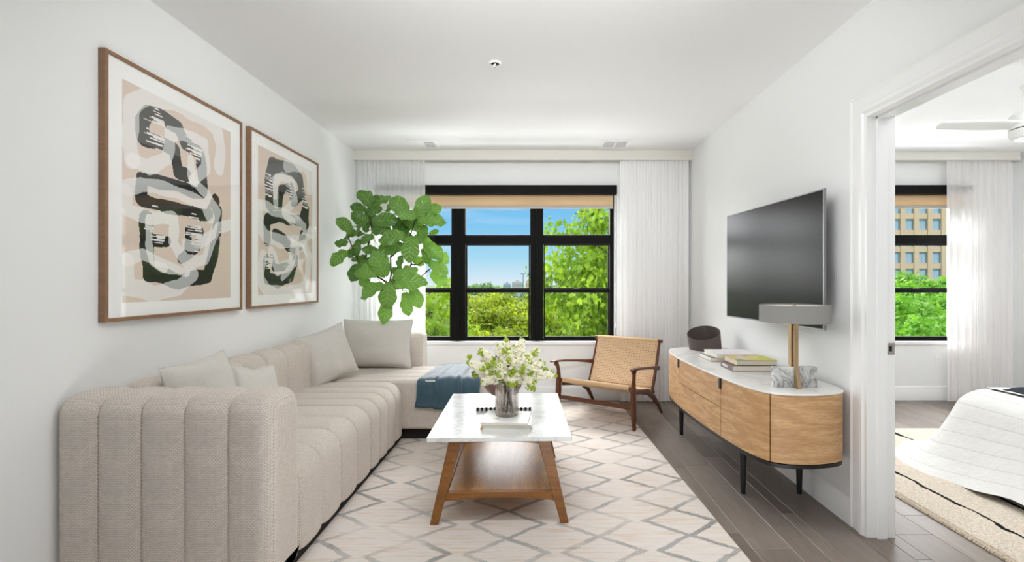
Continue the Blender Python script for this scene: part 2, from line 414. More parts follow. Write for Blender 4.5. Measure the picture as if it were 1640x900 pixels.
def make_window(name, x0, x1, bays):
    """bays: list of (clear x0, clear x1)"""
    w_ = bpy.data.objects.new(name, None); COL.objects.link(w_); structure(w_)
    F, Bk = 5.25, 5.33
    mb = MB()
    mb.box((x0, F, WZ0), (bays[0][0], Bk, WZ1)); mb.box((bays[-1][1], F, WZ0), (x1, Bk, WZ1))
    for a, b in zip(bays[:-1], bays[1:]):
        mb.box((a[1], F, WZ0), (b[0], Bk, WZ1))
        cx = (a[1] + b[0]) / 2; mb.box((cx - .018, F - .02, WZ0), (cx + .018, F, WZ1))
    for a, b in bays:
        mb.box((a, F, 2.12), (b, Bk, WZ1)); mb.box((a, F, 1.712), (b, Bk, 1.808)); mb.box((a, F, WZ0), (b, Bk, .665))
        mb.box((a, F + .01, 1.808), (b, F + .03, 1.815))
    mb.build('window_frame', mt['black'], w_, bevel=.003)
    gb = MB()
    for i, (a, b) in enumerate(bays):
        s = MB(); a1, b1 = a + .004, b - .004
        # lower sash in front, upper sash behind, meeting rail
        s.box((a1, F + .012, .665), (b1, F + .042, .69)); s.box((a1, F + .012, 1.176), (b1, F + .042, 1.212))
        s.box((a1, F + .012, .69), (a1 + .016, F + .042, 1.176)); s.box((b1 - .016, F + .012, .69), (b1, F + .042, 1.176))
        s.box((a1, F + .045, 1.185), (b1, F + .07, 1.226)); s.box((a1, F + .045, 1.70), (b1, F + .07, 1.712))
        s.box((a1, F + .045, 1.226), (a1 + .012, F + .07, 1.70)); s.box((b1 - .012, F + .045, 1.226), (b1, F + .07, 1.70))
        sh = s.build('sash', mt['black'], w_, bevel=.002)
        cxx = (a + b) / 2
        MB().box((cxx - .03, F + .004, 1.208), (cxx + .03, F + .03, 1.219)).build('sash_lock', mt['blackmetal'], sh, bevel=.002)
        gb.box((a, F + .026, .68), (b, F + .029, 1.18)); gb.box((a, F + .056, 1.22), (b, F + .059, 1.71)); gb.box((a, F + .035, 1.808), (b, F + .038, 2.12))
    gb.build('glass', mt['glass'], w_)
    MB().box((x0 - .05, YB - .035, WZ0 - .03), (x1 + .03, F + .02, WZ0)).build('window_sill', mt['trim'], w_, bevel=.004)
    rv = MB().box((x0 - .001, YB + .0, WZ0), (x0 + .012, F, WZ1)).box((x1 - .012, YB, WZ0), (x1 + .001, F, WZ1))
    rv.build('window_reveal', mt['trim'], w_)
    return w_
make_window('window_1', WX0 + .012, WX1 - .012, [(-1.665, -.912), (-.760, -.041), (.104, .842)])
make_window('window_2', VX0 + .012, VX1 - .012, [(2.06, 2.80), (2.94, 3.68), (3.82, 4.67)])
# pelmets over the curtains
structure(MB().box((XL, 5.06, 2.593), (XR - .0, 5.078, H)).box((XL, 5.078, 2.68), (XR, YB, H)).build('trim_1', mt['pelmet'], bevel=.002))
structure(MB().box((BX0, 5.06, 2.593), (5.19, 5.078, HB)).box((5.17, 5.078, 2.593), (5.19, YB, HB)).box((BX0, 5.078, 2.66), (5.19, YB, HB)).build('trim_2', mt['pelmet'], bevel=.002))

# roller blinds
def blind(x0, x1, label):
    t = thing('roller_blind', label, 'blind', ((x0 + x1) / 2, 5.16, 2.3))
    def L(mb, nm, mat, **k): o = mb.build(nm, mat, t, **k); o.data.transform(Matrix.Translation(-t.location)); return o
    L(MB().box((x0, 5.118, 2.243), (x1, 5.199, 2.340)), 'cassette', mt['black'], bevel=.004)
    fm = M('beige_blind_cloth', 'f6dcb4', .8, .1); g = N(fm)
    tl = g.n('BsdfTranslucent'); tl.inputs[0].default_value = lin('f6dcae'); ms = g.n('MixShader'); ms.inputs[0].default_value = .35
    out = fm.node_tree.nodes['Material Output']; g.link(g.b.outputs[0], ms.inputs[1]); g.link(tl.outputs[0], ms.inputs[2]); g.link(ms.outputs[0], out.inputs[0])
    h = g.noise(g.co(scale=(1, 1, 60)), 20, 2); g.normal(g.bump(h, .2, .001))
    L(MB().box((x0 + .03, 5.216, 2.13), (x1 - .03, 5.218, 2.30)), 'blind_cloth', fm)
    L(MB().box((x0 + .03, 5.208, 2.098), (x1 - .03, 5.226, 2.132)), 'bottom_bar', M('grey_bottom_bar', 'b9b3aa', .5, .3), bevel=.003)
    ch = MB()
    for k in range(60):
        z = 2.24 - k * .024
        ch.lathe([(.0008, -.012), (.0022, -.003), (.0022, .003), (.0008, .012)], 6, (x1 - .004, 5.19, z))
    L(ch, 'bead_chain', mt['white_plastic'])
    L(MB().box((x1 - .012, 5.18, .79), (x1 + .004, 5.2, .84)), 'chain_holder', mt['white_plastic'], bevel=.003)
blind(WX0 + .01, .899, 'beige roller blind with black cassette over the living room window')
blind(VX0 + .01, VX1 - .004, 'beige roller blind with black cassette over the bedroom window')

# curtains
def curtain_mat(name, transp, transl, col='f4f2ee'):
    m = M(name, col, .9, .1); g = N(m); out = m.node_tree.nodes['Material Output']
    tl = g.n('BsdfTranslucent'); tl.inputs[0].default_value = lin(col); tp = g.n('BsdfTransparent')
    a = g.n('MixShader'); a.inputs[0].default_value = transl; b = g.n('MixShader')
    th = g.noise(g.co(scale=(400, 1, 2)), 1, 2)
    b.inputs[0].default_value = transp
    g.link(g.b.outputs[0], a.inputs[1]); g.link(tl.outputs[0], a.inputs[2]); g.link(a.outputs[0], b.inputs[1]); g.link(tp.outputs[0], b.inputs[2]); g.link(b.outputs[0], out.inputs[0])
    return m
def curtain(x0, x1, label, mat, waves, seed, yc=5.098, ztop=2.66):
    cr_ = random.Random(seed); ph = [cr_.uniform(0, 6.28) for _ in range(6)]
    n = waves * 14
    def fn(u, v):
        z = .012 + (ztop - .012) * v
        uu = u + .006 * math.sin(u * 23 + ph[0]) + .004 * math.sin(u * 41 + ph[1] + v * 2)
        a = .0125 * (.75 + .25 * math.sin(u * 17 + ph[2])) * (1 - .25 * v)
        y = yc + a * math.sin(uu * waves * 2 * math.pi + ph[3] + .5 * math.sin(3 * v + u * 9)) + .003 * math.sin(uu * waves * 4.7 * math.pi + ph[4])
        x = x0 + (x1 - x0) * u + .006 * math.sin(uu * waves * 4 * math.pi + ph[5]) * (1 - v * .3)
        return (x, y, z)
    o = MB().grid(fn, n, 26, uvf=lambda u, v: (u * (x1 - x0), v * 2.6)).build('curtain', mat, smooth=180)
    tag(o, label, 'curtain'); return o
curtain(-1.895, -1.172, 'sheer white curtain on the left of the living room window, behind the fig', curtain_mat('sheer_left', .22, .45, 'fafafa'), 15, 1)
curtain(.93, 1.665, 'white pleated curtain on the right of the living room window', curtain_mat('sheer_right', .04, .18, 'f8f8f8'), 13, 2)
curtain(4.425, 5.12, 'sheer white curtain beside the bedroom window', curtain_mat('sheer_bed', .26, .35, 'f6f3f2'), 9, 3)

# ceiling vents and sprinkler
def vent(x0, x1, y0, y1, dark_first, label):
    t = thing('ceiling_vent', label, 'vent', ((x0 + x1) / 2, (y0 + y1) / 2, H), group=None)
    mb = MB(); fw = .035; zz = -.008
    X0, X1, Y0, Y1 = (x0 - x1) / 2, (x1 - x0) / 2, (y0 - y1) / 2, (y1 - y0) / 2
    mb.box((X0, Y0, zz), (X1, Y0 + fw, 0)).box((X0, Y1 - fw, zz), (X1, Y1, 0)).box((X0, Y0 + fw, zz), (X0 + fw, Y1 - fw, 0)).box((X1 - fw, Y0 + fw, zz), (X1, Y1 - fw, 0)).box((-.006, Y0 + fw, zz), (.006, Y1 - fw, 0))
    mb.build('frame', mt['white_plastic'], t, bevel=.002)
    MB().box((X0 + fw, Y0 + fw, -.0026), (X1 - fw, Y1 - fw, -.0002)).build('backing', mt['grille'], t)
    for half in (0, 1):
        lo, hi = ((X0 + fw, -.006), (.006, X1 - fw))[half]
        dark = (half == 0) == dark_first; sb = MB(); n = 9
        for k in range(n):
            xk = lo + (hi - lo) * (k + .5) / n; lean = .0035 if dark else .0062
            sb.add([(xk - lean, Y0 + fw, -.0065), (xk + lean, Y0 + fw, -.002 if not dark else -.0065), (xk + lean, Y1 - fw, -.002 if not dark else -.0065), (xk - lean, Y1 - fw, -.0065)], [(0, 1, 2, 3), (3, 2, 1, 0)][:1])
        for k in range(4):
            yk = Y0 + fw + (Y1 - Y0 - 2 * fw) * (k + .5) / 4; sb.box((lo, yk - .002, -.004), (hi, yk + .002, -.0025))
        sb.build('louvre', mt['white_plastic'], t)
vent(-1.265, -.975, 4.70, 4.97, False, 'white ceiling vent above the left curtain')
vent(.675, .975, 4.70, 4.97, True, 'white ceiling vent towards the right curtain')
t = thing('fire_sprinkler', 'small round white fire sprinkler in the living room ceiling', 'sprinkler', (-.249, 3.05, H))
MB().lathe([(.040, -.0005), (.041, -.004), (.036, -.009), (.028, -.010), (.027, -.002)], 40, cap0=False, cap1=False).build('escutcheon', mt['white_plastic'], t, smooth=60)
MB().lathe([(.0275, -.0015), (.001, -.0016)], 30, cap0=False).build('recess', mt['grille'], t)
MB().lathe([(.007, 0), (.007, -.014), (.004, -.018), (.003, -.028)], 14).build('nozzle', mt['chrome'], t, smooth=40)
db = MB()
for k in range(8):
    a = k * math.pi / 4; db.box((-.002, -.002, -.030), (.002, .002, -.0285)); db.sweep([(.002 * math.cos(a), .002 * math.sin(a), -.029), (.013 * math.cos(a), .013 * math.sin(a), -.031)], (.0025, .0006), 6)
db.sweep([(-.008, 0, -.012), (-.010, 0, -.022), (0, 0, -.029)], .0012, 6).sweep([(.008, 0, -.012), (.010, 0, -.022), (0, 0, -.029)], .0012, 6)
db.build('deflector', mt['chrome'], t)
# bedroom outlet
t = thing('power_outlet', 'white double power outlet on the bedroom wall beneath the window', 'outlet', (4.43, YB, .43))
MB().box((-.036, -.006, -.058), (.036, 0, .058)).build('cover_plate', mt['white_plastic'], t, bevel=.003)
ob = MB()
for z in (-.022, .022): ob.box((-.016, -.0075, z - .014), (.016, -.006, z + .014), 0).box((-.007, -.008, z - .004), (-.005, -.0075, z + .006), 1).box((.005, -.008, z - .004), (.007, -.0075, z + .006), 1)
ob.build('socket', [mt['white_plastic'], mt['grille']], t)
# ================================================================ FURNITURE
def W(mb, name, mat, t, **k):
    """build a part whose vertices are in world space under thing t (t not rotated)"""
    o = mb.build(name, mat, t, **k); top = t; off = Vector(t.location)
    while top.parent is not None: top = top.parent; off += Vector(top.location)
    o.data.transform(Matrix.Translation(-off)); return o

# ---------------------------------------------------------------- living-room rug
def rug_main():
    m = M('cream_diamond_rug', 'e6ddd4', .95, .1); g = N(m)
    co = g.co(rot=(0, 0, R(-1.9))); s = g.sep(co)
    wob = g.noise(g.co(), 22, 3, .6); wob2 = g.noise(g.co(), 3, 2)
    xx = g.math('ADD', s[0], g.math('MULTIPLY', g.math('SUBTRACT', wob, .5), .045))
    yy = g.math('ADD', s[1], g.math('MULTIPLY', g.math('SUBTRACT', wob2, .5), .06))
    PX, PY = .462, .272
    u = g.math('SUBTRACT', g.math('FRACT', g.math('DIVIDE', g.math('ADD', xx, .056 + 4 * PX + PX / 2 - 0.0), PX)), .5)
    v = g.math('FRACT', g.math('DIVIDE', g.math('ADD', yy, -2.375 + 20 * PY), PY))
    tt = g.math('ABSOLUTE', g.math('MULTIPLY', g.math('SUBTRACT', v, .5), 2.))   # 1 at the nodes, 0 mid-diamond
    d = g.math('ABSOLUTE', g.math('SUBTRACT', g.math('MULTIPLY', g.math('ABSOLUTE', u), PX), g.math('MULTIPLY_ADD', tt, -.185, .19)))
    line = g.ramp(d, [(.018, 1.), (.027, 0.)])
    fade = g.ramp(g.noise(g.co(scale=(1, 1, 1), loc=(3, 1, 0)), 1.9, 3, .6), [(.36, .2), (.58, 1.)])
    sp_ = g.noise(g.co(scale=(60, 160, 1)), 2, 4, .8)
    speck = g.ramp(sp_, [(.40, .25), (.58, 1.)])
    mask = g.math('MULTIPLY', g.math('MULTIPLY', line, fade), speck)
    st = g.noise(g.co(scale=(1.6, 26, 1)), 2.2, 4, .65)
    base = g.mix(g.ramp(st, [(.50, 0.), (.68, .75)]), 'e9e1da', 'dcc3a8')
    st2 = g.noise(g.co(scale=(3, 60, 1), loc=(5, 3, 1)), 3, 5, .75)
    base = g.mix(g.ramp(st2, [(.56, 0.), (.74, .6)]), base, 'b9a999')
    dk = g.noise(g.co(loc=(9, 2, 0)), 2.6, 2)
    lc = g.mix(g.ramp(dk, [(.45, 0.), (.62, 1.)]), '868f92', '50575a')
    g.base(g.mix(g.math('MULTIPLY', mask, .9), base, lc))
    pile = g.noise(g.co(scale=(120, 200, 100)), 2, 3, .8)
    g.normal(g.bump(pile, .7, .004, g.bump(mask, .5, .002)))
    pts = [(-1.86, 1.55), (1.015, 1.55), (.905, 5.06), (-1.86, 5.06)]
    o = MB().prism(pts, 0.0005, .012).build('area_rug', m, bevel=.004)
    tag(o, 'cream living room rug with grey diamond lattice under the coffee table', 'rug')
rug_main()
RZ = .012

# ---------------------------------------------------------------- channel-tufted upholstery
def rprof(x0, x1, z0, z1, rtl, rtr, rbl, rbr, k=7, step=.05):
    """rounded rectangle, counter-clockwise seen with x right z up, starting at the bottom left"""
    pts = []
    for cx, cz, r, a0 in ((x1 - rbr, z0 + rbr, rbr, -90), (x1 - rtr, z1 - rtr, rtr, 0), (x0 + rtl, z1 - rtl, rtl, 90), (x0 + rbl, z0 + rbl, rbl, 180)):
        for i in range(k + 1):
            a = R(a0 + 90 * i / k); pts.append((cx + r * math.cos(a), cz + r * math.sin(a)))
    out = []
    for i, p in enumerate(pts):
        q = pts[(i + 1) % len(pts)]; L = math.hypot(q[0] - p[0], q[1] - p[1]); n = max(1, int(L / step))
        for j in range(n): out.append((p[0] + (q[0] - p[0]) * j / n, p[1] + (q[1] - p[1]) * j / n))
    return out
def channel(name, parent, axis, a0, a1, n, prof, depth=.012, end_r=.02, mat=None, groove=.005):
    """prof: closed CCW loop in the plane across the axis; seams every (a1-a0)/n"""
    P = np.array(prof); K = len(P)
    prv = np.roll(P, 1, 0); nxt = np.roll(P, -1, 0); T = nxt - prv; L = np.linalg.norm(T, axis=1, keepdims=True); L[L == 0] = 1
    Nn = np.stack([T[:, 1], -T[:, 0]], 1) / L      # outward for CCW
    arc = np.concatenate([[0], np.cumsum(np.linalg.norm(np.roll(P, -1, 0) - P, axis=1))])[:K]
    seg = (a1 - a0) / n; ts = set()
    for i in range(n):
        for s in (0, .02, .05, .1, .18, .3, .5, .7, .82, .9, .95, .98, 1): ts.add(round(a0 + seg * (i + s), 5))
    for s in (0, .06, .17, .34, .6, 1): ts.add(round(a0 + end_r * s, 5)); ts.add(round(a1 - end_r * s, 5))
    ts = sorted(ts); mb = MB(); vs = []; uv = []
    for t in ts:
        s = ((t - a0) / seg) % 1.0
        q = abs(2 * s - 1); ins = depth * q ** 3.2 + (groove * max(0, 1 - (1 - q) / .07))
        d = min(t - a0, a1 - t); e = 0
        if d < end_r: e = end_r - math.sqrt(max(0, end_r ** 2 - (end_r - d) ** 2)); 
        if d < .004 : ins = depth
        ins = ins + e
        for k in range(K):
            p = P[k] - Nn[k] * ins
            vs.append((t, p[0], p[1]) if axis == 'X' else (p[0], t, p[1])); uv.append((t, arc[k]))
    fs = []
    for i in range(len(ts) - 1):
        for k in range(K):
            q = (k + 1) % K; f = (i * K + k, i * K + q, (i + 1) * K + q, (i + 1) * K + k)
            fs.append(f if axis == 'X' else f[::-1])
    mb.add(vs, fs, 0, uv)
    for i, rev in ((0, True), (len(ts) - 1, False)):
        ring = vs[i * K:(i + 1) * K]; 
        uvc = [((r[1] if axis == 'X' else r[0]), r[2]) for r in ring]
        f = tuple(range(K)); rv = rev if axis == 'X' else not rev
        mb.add(ring, [f[::-1] if rv else f], 0, uvc)
    return W(mb, name, mat or mt['sofa'], parent, smooth=50)

sofa = thing('sectional_sofa', 'cream channel-tufted L-shaped sectional sofa along the left wall', 'sofa', (-1.5, 3.2, 0))
ZB = .055
# near armrest (channels run over it), seats, backs, chaise
channel('armrest', sofa, 'X', -1.913, -1.049, 5, [(p[0], p[1]) for p in rprof(1.88, 2.15, ZB, .838, .085, .10, .02, .02)], .014, .045)
FX = -1.049
for i, (a, b) in enumerate(((2.152, 3.09), (3.092, 3.818))):
    channel('seat', sofa, 'Y', a, b, 4, rprof(-1.74, FX, ZB, .497, .02, .13, .02, .03), .017, .02)
    channel('backrest', sofa, 'Y', a, b, 4 if i == 0 else 3, rprof(-1.913, -1.715, ZB + .02, .835, .08, .11, .02, .02), .013, .03)
channel('chaise_seat', sofa, 'Y', 3.822, 4.50, 4, rprof(-1.74, -.40, .10, .500, .02, .06, .02, .03), .008, .022)
channel('backrest', sofa, 'Y', 3.822, 4.50, 3, rprof(-1.913, -1.715, ZB + .02, .82, .08, .10, .02, .02), .012, .03)
channel('backrest', sofa, 'X', -1.913, -1.055, 4, rprof(4.502, 4.72, ZB + .02, .808, .05, .05, .02, .02), .010, .022)
pl_ = MB().box((-1.87, 1.94, RZ), (FX - .035, 4.66, ZB + .03)).box((FX - .035, 3.88, RZ), (-.46, 4.66, .13))
W(pl_, 'plinth', mt['dark_plinth'], sofa)

# ---------------------------------------------------------------- cushions
def cushion(label, cat, w_, h_, th, loc, rot, seed, group=None, slump=.0):
    n = 22; mb = MB(); off = seed * 7.3
    def side(sg):
        def fn(u, v):
            a, b = 2 * u - 1, 2 * v - 1
            x = w_ / 2 * a * (1 - .075 * (1 - b * b) ** 1.0 * abs(a) ** 2); z = h_ / 2 * b * (1 - .075 * (1 - a * a) * abs(b) ** 2)
            t = th / 2 * ((1 - abs(a) ** 3.2) * (1 - abs(b) ** 3.2)) ** .55
            wr = mnoise.noise(Vector((a * 1.6 + off, b * 1.6, sg))) * .012 + mnoise.noise(Vector((a * 4 + off, b * 4, sg * 3))) * .004
            edge = min(1 - abs(a), 1 - abs(b))
            t += wr * min(1, edge * 6) * (th / .14)
            t += -slump * math.exp(-((a + .0) ** 2) / .05) * max(0, b) ** 2 * min(1, edge * 8)
            z -= slump * .6 * math.exp(-(a ** 2) / .1) * max(0, b) ** 3
            return (x, sg * max(t, 0), z)
        return fn
    uvf = lambda u, v: (u * w_, v * h_)
    mb.grid(side(-1), n, n, uvf=uvf); 
    k = len(mb.v); mb2 = MB().grid(side(1), n, n, uvf=uvf)
    mb.add(mb2.v, [f[::-1] for f in mb2.f], 0, mb2.uv)
    t = thing('cushion', label, cat, loc, 0, group); t.rotation_euler = rot
    o = mb.build('cover', mt['cushion'], t, smooth=180)
    pb = MB(); pts = []
    for s in range(4 * n):
        q = s // n; f = (s % n) / n
        u, v = ((f, 0), (1, f), (1 - f, 1), (0, 1 - f))[q]; p = side(1)(u, v); pts.append((p[0], 0, p[2]))
    pts.append(pts[0]); pb.sweep(pts, .0028, 6, up=(0, 1, 0)); pb.build('piping', mt['piping'], o, smooth=60)
    return t
cushion('large rectangular off-white cushion at the chaise end of the sofa', 'cushion', .655, .45, .17, (-1.452, 4.40, .722), (R(-9), 0, 0), 1)
cushion('square off-white cushion tilted against the sofa back, next to the large one', 'cushion', .42, .43, .16, (-1.655, 3.82, .705), (R(-14), R(-13), R(58)), 2)
cushion('off-white cushion peaking above the near armrest, closest to the camera', 'cushion', .41, .43, .14, (-1.635, 2.375, .705), (R(-16), R(-4), R(86)), 3)
cushion('small slumped off-white cushion behind the near armrest, right of the other', 'cushion', .36, .34, .12, (-1.615, 2.76, .645), (R(-18), R(10), R(80)), 4, slump=.03)

# ---------------------------------------------------------------- blue throw over the chaise
def throw():
    m = M('blue_herringbone_throw', '45606e', .6, .4); g = N(m); g.b.inputs['Sheen Weight'].default_value = 1.; g.b.inputs['Sheen Roughness'].default_value = .35
    co = g.co('UV'); s = g.sep(co)
    zig = g.math('PINGPONG', s[0], .012); a = g.math('ADD', s[1], g.math('MULTIPLY', zig, 1.))
    f = g.math('PINGPONG', a, .005); f = g.math('DIVIDE', f, .005)
    g.base(g.mix(f, '273f4c', '486675')); g.normal(g.bump(f, .5, .002, g.bump(g.noise(co, 14, 4), .35, .01)))
    path = []
    top = .506; yf = 3.822 - .014
    for i in range(13): path.append((4.47 - i / 12 * .60, top))
    for i in range(1, 8):
        a_ = R(90 * i / 7); path.append((3.87 - (3.87 - yf) * math.sin(a_), top - (3.87 - yf) * (1 - math.cos(a_))))
    zc = path[-1][1]
    for i in range(1, 13): path.append((yf - .004 * math.sin(i * .6), zc - i / 12 * (zc - .285)))
    nP = len(path) - 1; arc = [0]
    for i in range(nP): arc.append(arc[-1] + math.hypot(path[i + 1][0] - path[i][0], path[i + 1][1] - path[i][1]))
    x0, x1 = -.92, -.425
    mb = MB()
    def layer(xa, xb, lift, seed, zb):
        def fn(u, v):
            i = min(int(v * nP + 1e-6), nP); y, z = path[i]; k = i / nP
            drop = max(0, k - 19 / nP) / (1 - 19 / nP)
            nz = mnoise.noise(Vector((u * 5 * (xb - xa) / .2 + seed, v * 5, 0))) * .008
            bulge = lift + .012 * math.sin(math.pi * u) + nz + .016 * math.exp(-((u - .88) / .1) ** 2)
            x = xa + (xb - xa) * u - .035 * k * (1 - u * .6) + .005 * math.sin(v * 9 + seed)
            if i <= 12: return (x, y, z + bulge)
            if i < 20:
                a_ = R(90 * (i - 12) / 7); return (x, y - bulge * math.sin(a_), z + bulge * math.cos(a_))
            return (x, y - bulge * .8, z - zb * drop)
        mb.grid(fn, 14, nP, uvf=lambda u, v: (xa + (xb - xa) * u, arc[min(int(v * nP + 1e-6), nP)]))
    layer(x0, -.745, .002, 1, 0); layer(-.765, -.57, .010, 2, .012); layer(-.595, x1, .005, 3, .004)
    o_t = thing('throw_blanket', 'folded blue throw blanket draped over the chaise end of the sofa', 'blanket', (-.67, 4.1, .5))
    o = W(mb, 'cloth', m, o_t, smooth=180, solid=.006)
    o.modifiers['solid'].offset = 1
    W(MB().box((-.862, 3.772, .5005), (-.785, 3.778, .5085)), 'stitched_tag', M('tag_white', 'e8e6e0', .8, .2), o_t, bevel=.001)
throw()

# ---------------------------------------------------------------- coffee table
walnut = wood('walnut', '93602a', '663c19', '4a2a12', (1, 1, 9), 3.2, .32, 20, cathedral=.45)
walnut_y = wood('walnut_shelf', 'c08a40', '835522', '553115', (6, .8, 1), 1.7, .3, 16, cathedral=.6)
walnut_x = wood('walnut_rail', '93602a', '663c19', '4e2a13', (1, 8, 8), 3, .32, 18)
top_marble = marble('white_marble_top', 'dfdfdd', 'a9adaf', 3.4, .6, .24, .02); top_marble.node_tree.nodes['Principled BSDF'].inputs['Specular IOR Level'].default_value = .28
def coffee_table():
    t = thing('coffee_table', 'walnut coffee table with white marble top and lower shelf on the diamond rug', 'table', (-.1945, 2.99, RZ), R(1.6))
    h = .462; L2, W2 = .495, .383
    tb = MB()
    tb.prism([(-W2 + .004, -L2), (W2 - .004, -L2), (W2, -L2 + .004), (W2, L2), (-W2, L2), (-W2, -L2 + .004)], h - .023, h)
    tb.build('tabletop', top_marble, t, bevel=.004)
    topz = h - .023
    def legs(sx, sy):
        mb = MB(); bx, by = sx * .345, sy * (L2 - .025); tx, ty = sx * .235, sy * (L2 - .05)
        def ring(cx, cy, z, wx, wy): return [(cx - wx, cy - wy, z), (cx + wx, cy - wy, z), (cx + wx, cy + wy, z), (cx - wx, cy + wy, z)]
        a = ring(bx, by, 0, .022, .016); b = ring(tx, ty, topz, .034, .021)
        mb.add(a + b, [(3, 2, 1, 0), (4, 5, 6, 7)] + [(i, (i + 1) % 4, 4 + (i + 1) % 4, 4 + i) for i in range(4)])
        return mb
    for sx in (-1, 1):
        for sy in (-1, 1): legs(sx, sy).build('leg', walnut, t, bevel=.004)
    def rail(y, z0, z1, xh, arch, th):
        mb = MB(); n = 20; vs = []
        for i in range(n + 1):
            u = 2 * i / n - 1; x = xh * u
            for yy in (y - th, y + th):
                vs += [(x, yy, z0 + arch * (1 - u * u)), (x, yy, z1)]
        fs = []
        for i in range(n):
            a = i * 4; b = a + 4
            fs += [(a, b, b + 1, a + 1), (a + 2, a + 3, b + 3, b + 2), (a, a + 2, b + 2, b), (a + 1, b + 1, b + 3, a + 3)]
        fs += [(0, 1, 3, 2), (n * 4, n * 4 + 2, n * 4 + 3, n * 4 + 1)]
        return mb.add(vs, fs)
    for sy in (-1, 1):
        rail(sy * (L2 - .035), .118, .165, .292, .016, .013).build('lower_rail', walnut_x, t, bevel=.002)
        rail(sy * (L2 - .05), topz - .026, topz, .225, .014, .012).build('upper_rail', walnut_x, t, bevel=.002)
    for sx in (-1, 1):
        MB().box((sx * .232 - .012, -L2 + .07, topz - .03), (sx * .232 + .012, L2 - .07, topz)).build('side_rail', walnut, t, bevel=.002)
        MB().sweep([(sx * .285, -L2 + .05, .16), (sx * .285, L2 - .05, .16)], (.010, .016), 4, 9).build('side_rail', walnut, t)
    MB().box((-.278, -L2 + .047, .150), (.278, L2 - .047, .166)).build('shelf', walnut_y, t, bevel=.002)
    return h + RZ
TZ = coffee_table()

# ---------------------------------------------------------------- books
page_m = M('book_pages', 'e3ded4', .85, .1); g = N(page_m)
g.normal(g.bump(g.noise(g.co(scale=(2, 2, 500)), 2, 2), .5, .001)); 
def book(label, w_, d_, h_, loc, rz, cover, spine='L', cat='book', soft=False, pages=None, group=None, cov_t=.0025):
    """origin bottom centre; spine on side L/R/F(ront)/B"""
    t = thing('book', label, cat, loc, rz, group)
    ov = .003 if not soft else 0; W2, D2 = w_ / 2, d_ / 2
    c = MB().box((-W2, -D2, 0), (W2, D2, cov_t)).box((-W2, -D2, h_ - cov_t), (W2, D2, h_))
    if spine == 'L': c.box((-W2, -D2, cov_t), (-W2 + cov_t, D2, h_ - cov_t))
    if spine == 'R': c.box((W2 - cov_t, -D2, cov_t), (W2, D2, h_ - cov_t))
    if spine == 'F': c.box((-W2, -D2, cov_t), (W2, -D2 + cov_t, h_ - cov_t))
    if spine == 'B': c.box((-W2, D2 - cov_t, cov_t), (W2, D2, h_ - cov_t))
    c.build('cover', cover, t, bevel=.0008)
    e = {'L': [1, 0, 0, 0], 'R': [0, 1, 0, 0], 'F': [0, 0, 1, 0], 'B': [0, 0, 0, 1]}[spine]
    MB().box((-W2 + (cov_t if e[0] else ov), -D2 + (cov_t if e[2] else ov), cov_t), (W2 - (cov_t if e[1] else ov), D2 - (cov_t if e[3] else ov), h_ - cov_t)).build('pages', pages or page_m, t)
    return t
white_cover = M('white_book_cover', 'efefed', .35, .5); grey_txt = M('grey_print', '8e8e8c', .6, .3); gold = M('gold_foil', 'c7a24c', .35, .5, .6); black_ink = M('black_print', '111111', .5, .4)
b1 = book('thick white hardback with black striped spine edge, rear of the coffee table', .345, .27, .024, (-.195, 3.135, TZ), R(.5), white_cover, 'F')
sb = MB()
for k in range(13):
    x = -.168 + k * .0275; sb.box((x, -.1362, .002), (x + .014, -.1349, .0245)).box((x, -.1355, .0239), (x + .014, -.128, .0246))
sb.build('black_stripes', black_ink, b1)
fb = MB()
for (a0, b0, a1, b1_) in ((-.115, .0, -.06, .0), (-.115, .03, -.06, .03), (-.115, 0, -.115, .03), (-.06, 0, -.06, .05), (-.10, .03, -.10, .09), (-.075, .04, -.075, .09), (-.10, .09, -.075, .09)):
    fb.box((min(a0, a1) - .0008, min(b0, b1_) - .0008 - .02, .0239), (max(a0, a1) + .0008, max(b0, b1_) + .0008 - .02, .0243))
fb.build('cover_line_drawing', grey_txt, b1)
b2 = book('lower white hardback under the vase, front of the coffee table', .284, .24, .027, (-.153, 2.742, TZ), 0, white_cover, 'B')
MB().box((-.1425, -.1205, .0), (-.131, -.1195, .016)).box((-.1425, -.1205, .002), (-.1415, -.108, .016)).build('gold_corner', gold, b2)
MB().box((.1345, -.1205, .004), (.1425, -.1195, .012)).build('gold_corner', gold, b2)
b3 = book('thin white softcover lying askew beneath the glass vase', .262, .245, .013, (-.157, 2.742, TZ + .0272), R(-4.5), M('white_soft_cover', 'f2f2f0', .4, .5), 'B', soft=True, cov_t=.0012)
text_mesh('cover_title', '·  ·  ·  ·  ·  ·  ·  ·  ·', .02, grey_txt, b3, Matrix.Translation((0, -.086, .0131)), .0001)
text_mesh('cover_emblem', '✻', .03, gold, b3, Matrix.Translation((-.045, -.045, .0131)), .0001)
MB().prism([(-.075, -.052), (-.04, -.056), (-.03, -.05), (-.035, -.044), (-.06, -.046)], .0129, .0133).build('gold_print', gold, b3)

# footed bowl
bm_ = M('mauve_brown_ceramic', '7d5c57', .42, .5); g = N(bm_); g.normal(g.bump(g.noise(g.co(), 60, 3), .08, .002))
bowl = thing('footed_bowl', 'mauve brown footed bowl on the striped book behind the vase', 'bowl', (-.205, 3.13, TZ + .024))
MB().lathe([(.040, 0), (.042, .004), (.036, .014), (.034, .045), (.038, .052)], 40).build('foot', bm_, bowl, smooth=60)
MB().lathe([(.036, .048), (.075, .056), (.105, .078), (.123, .108), (.128, .140), (.124, .141), (.118, .110), (.10, .084), (.07, .064), (0.001, .060)], 48, cap1=False).build('bowl_body', bm_, bowl, smooth=60)

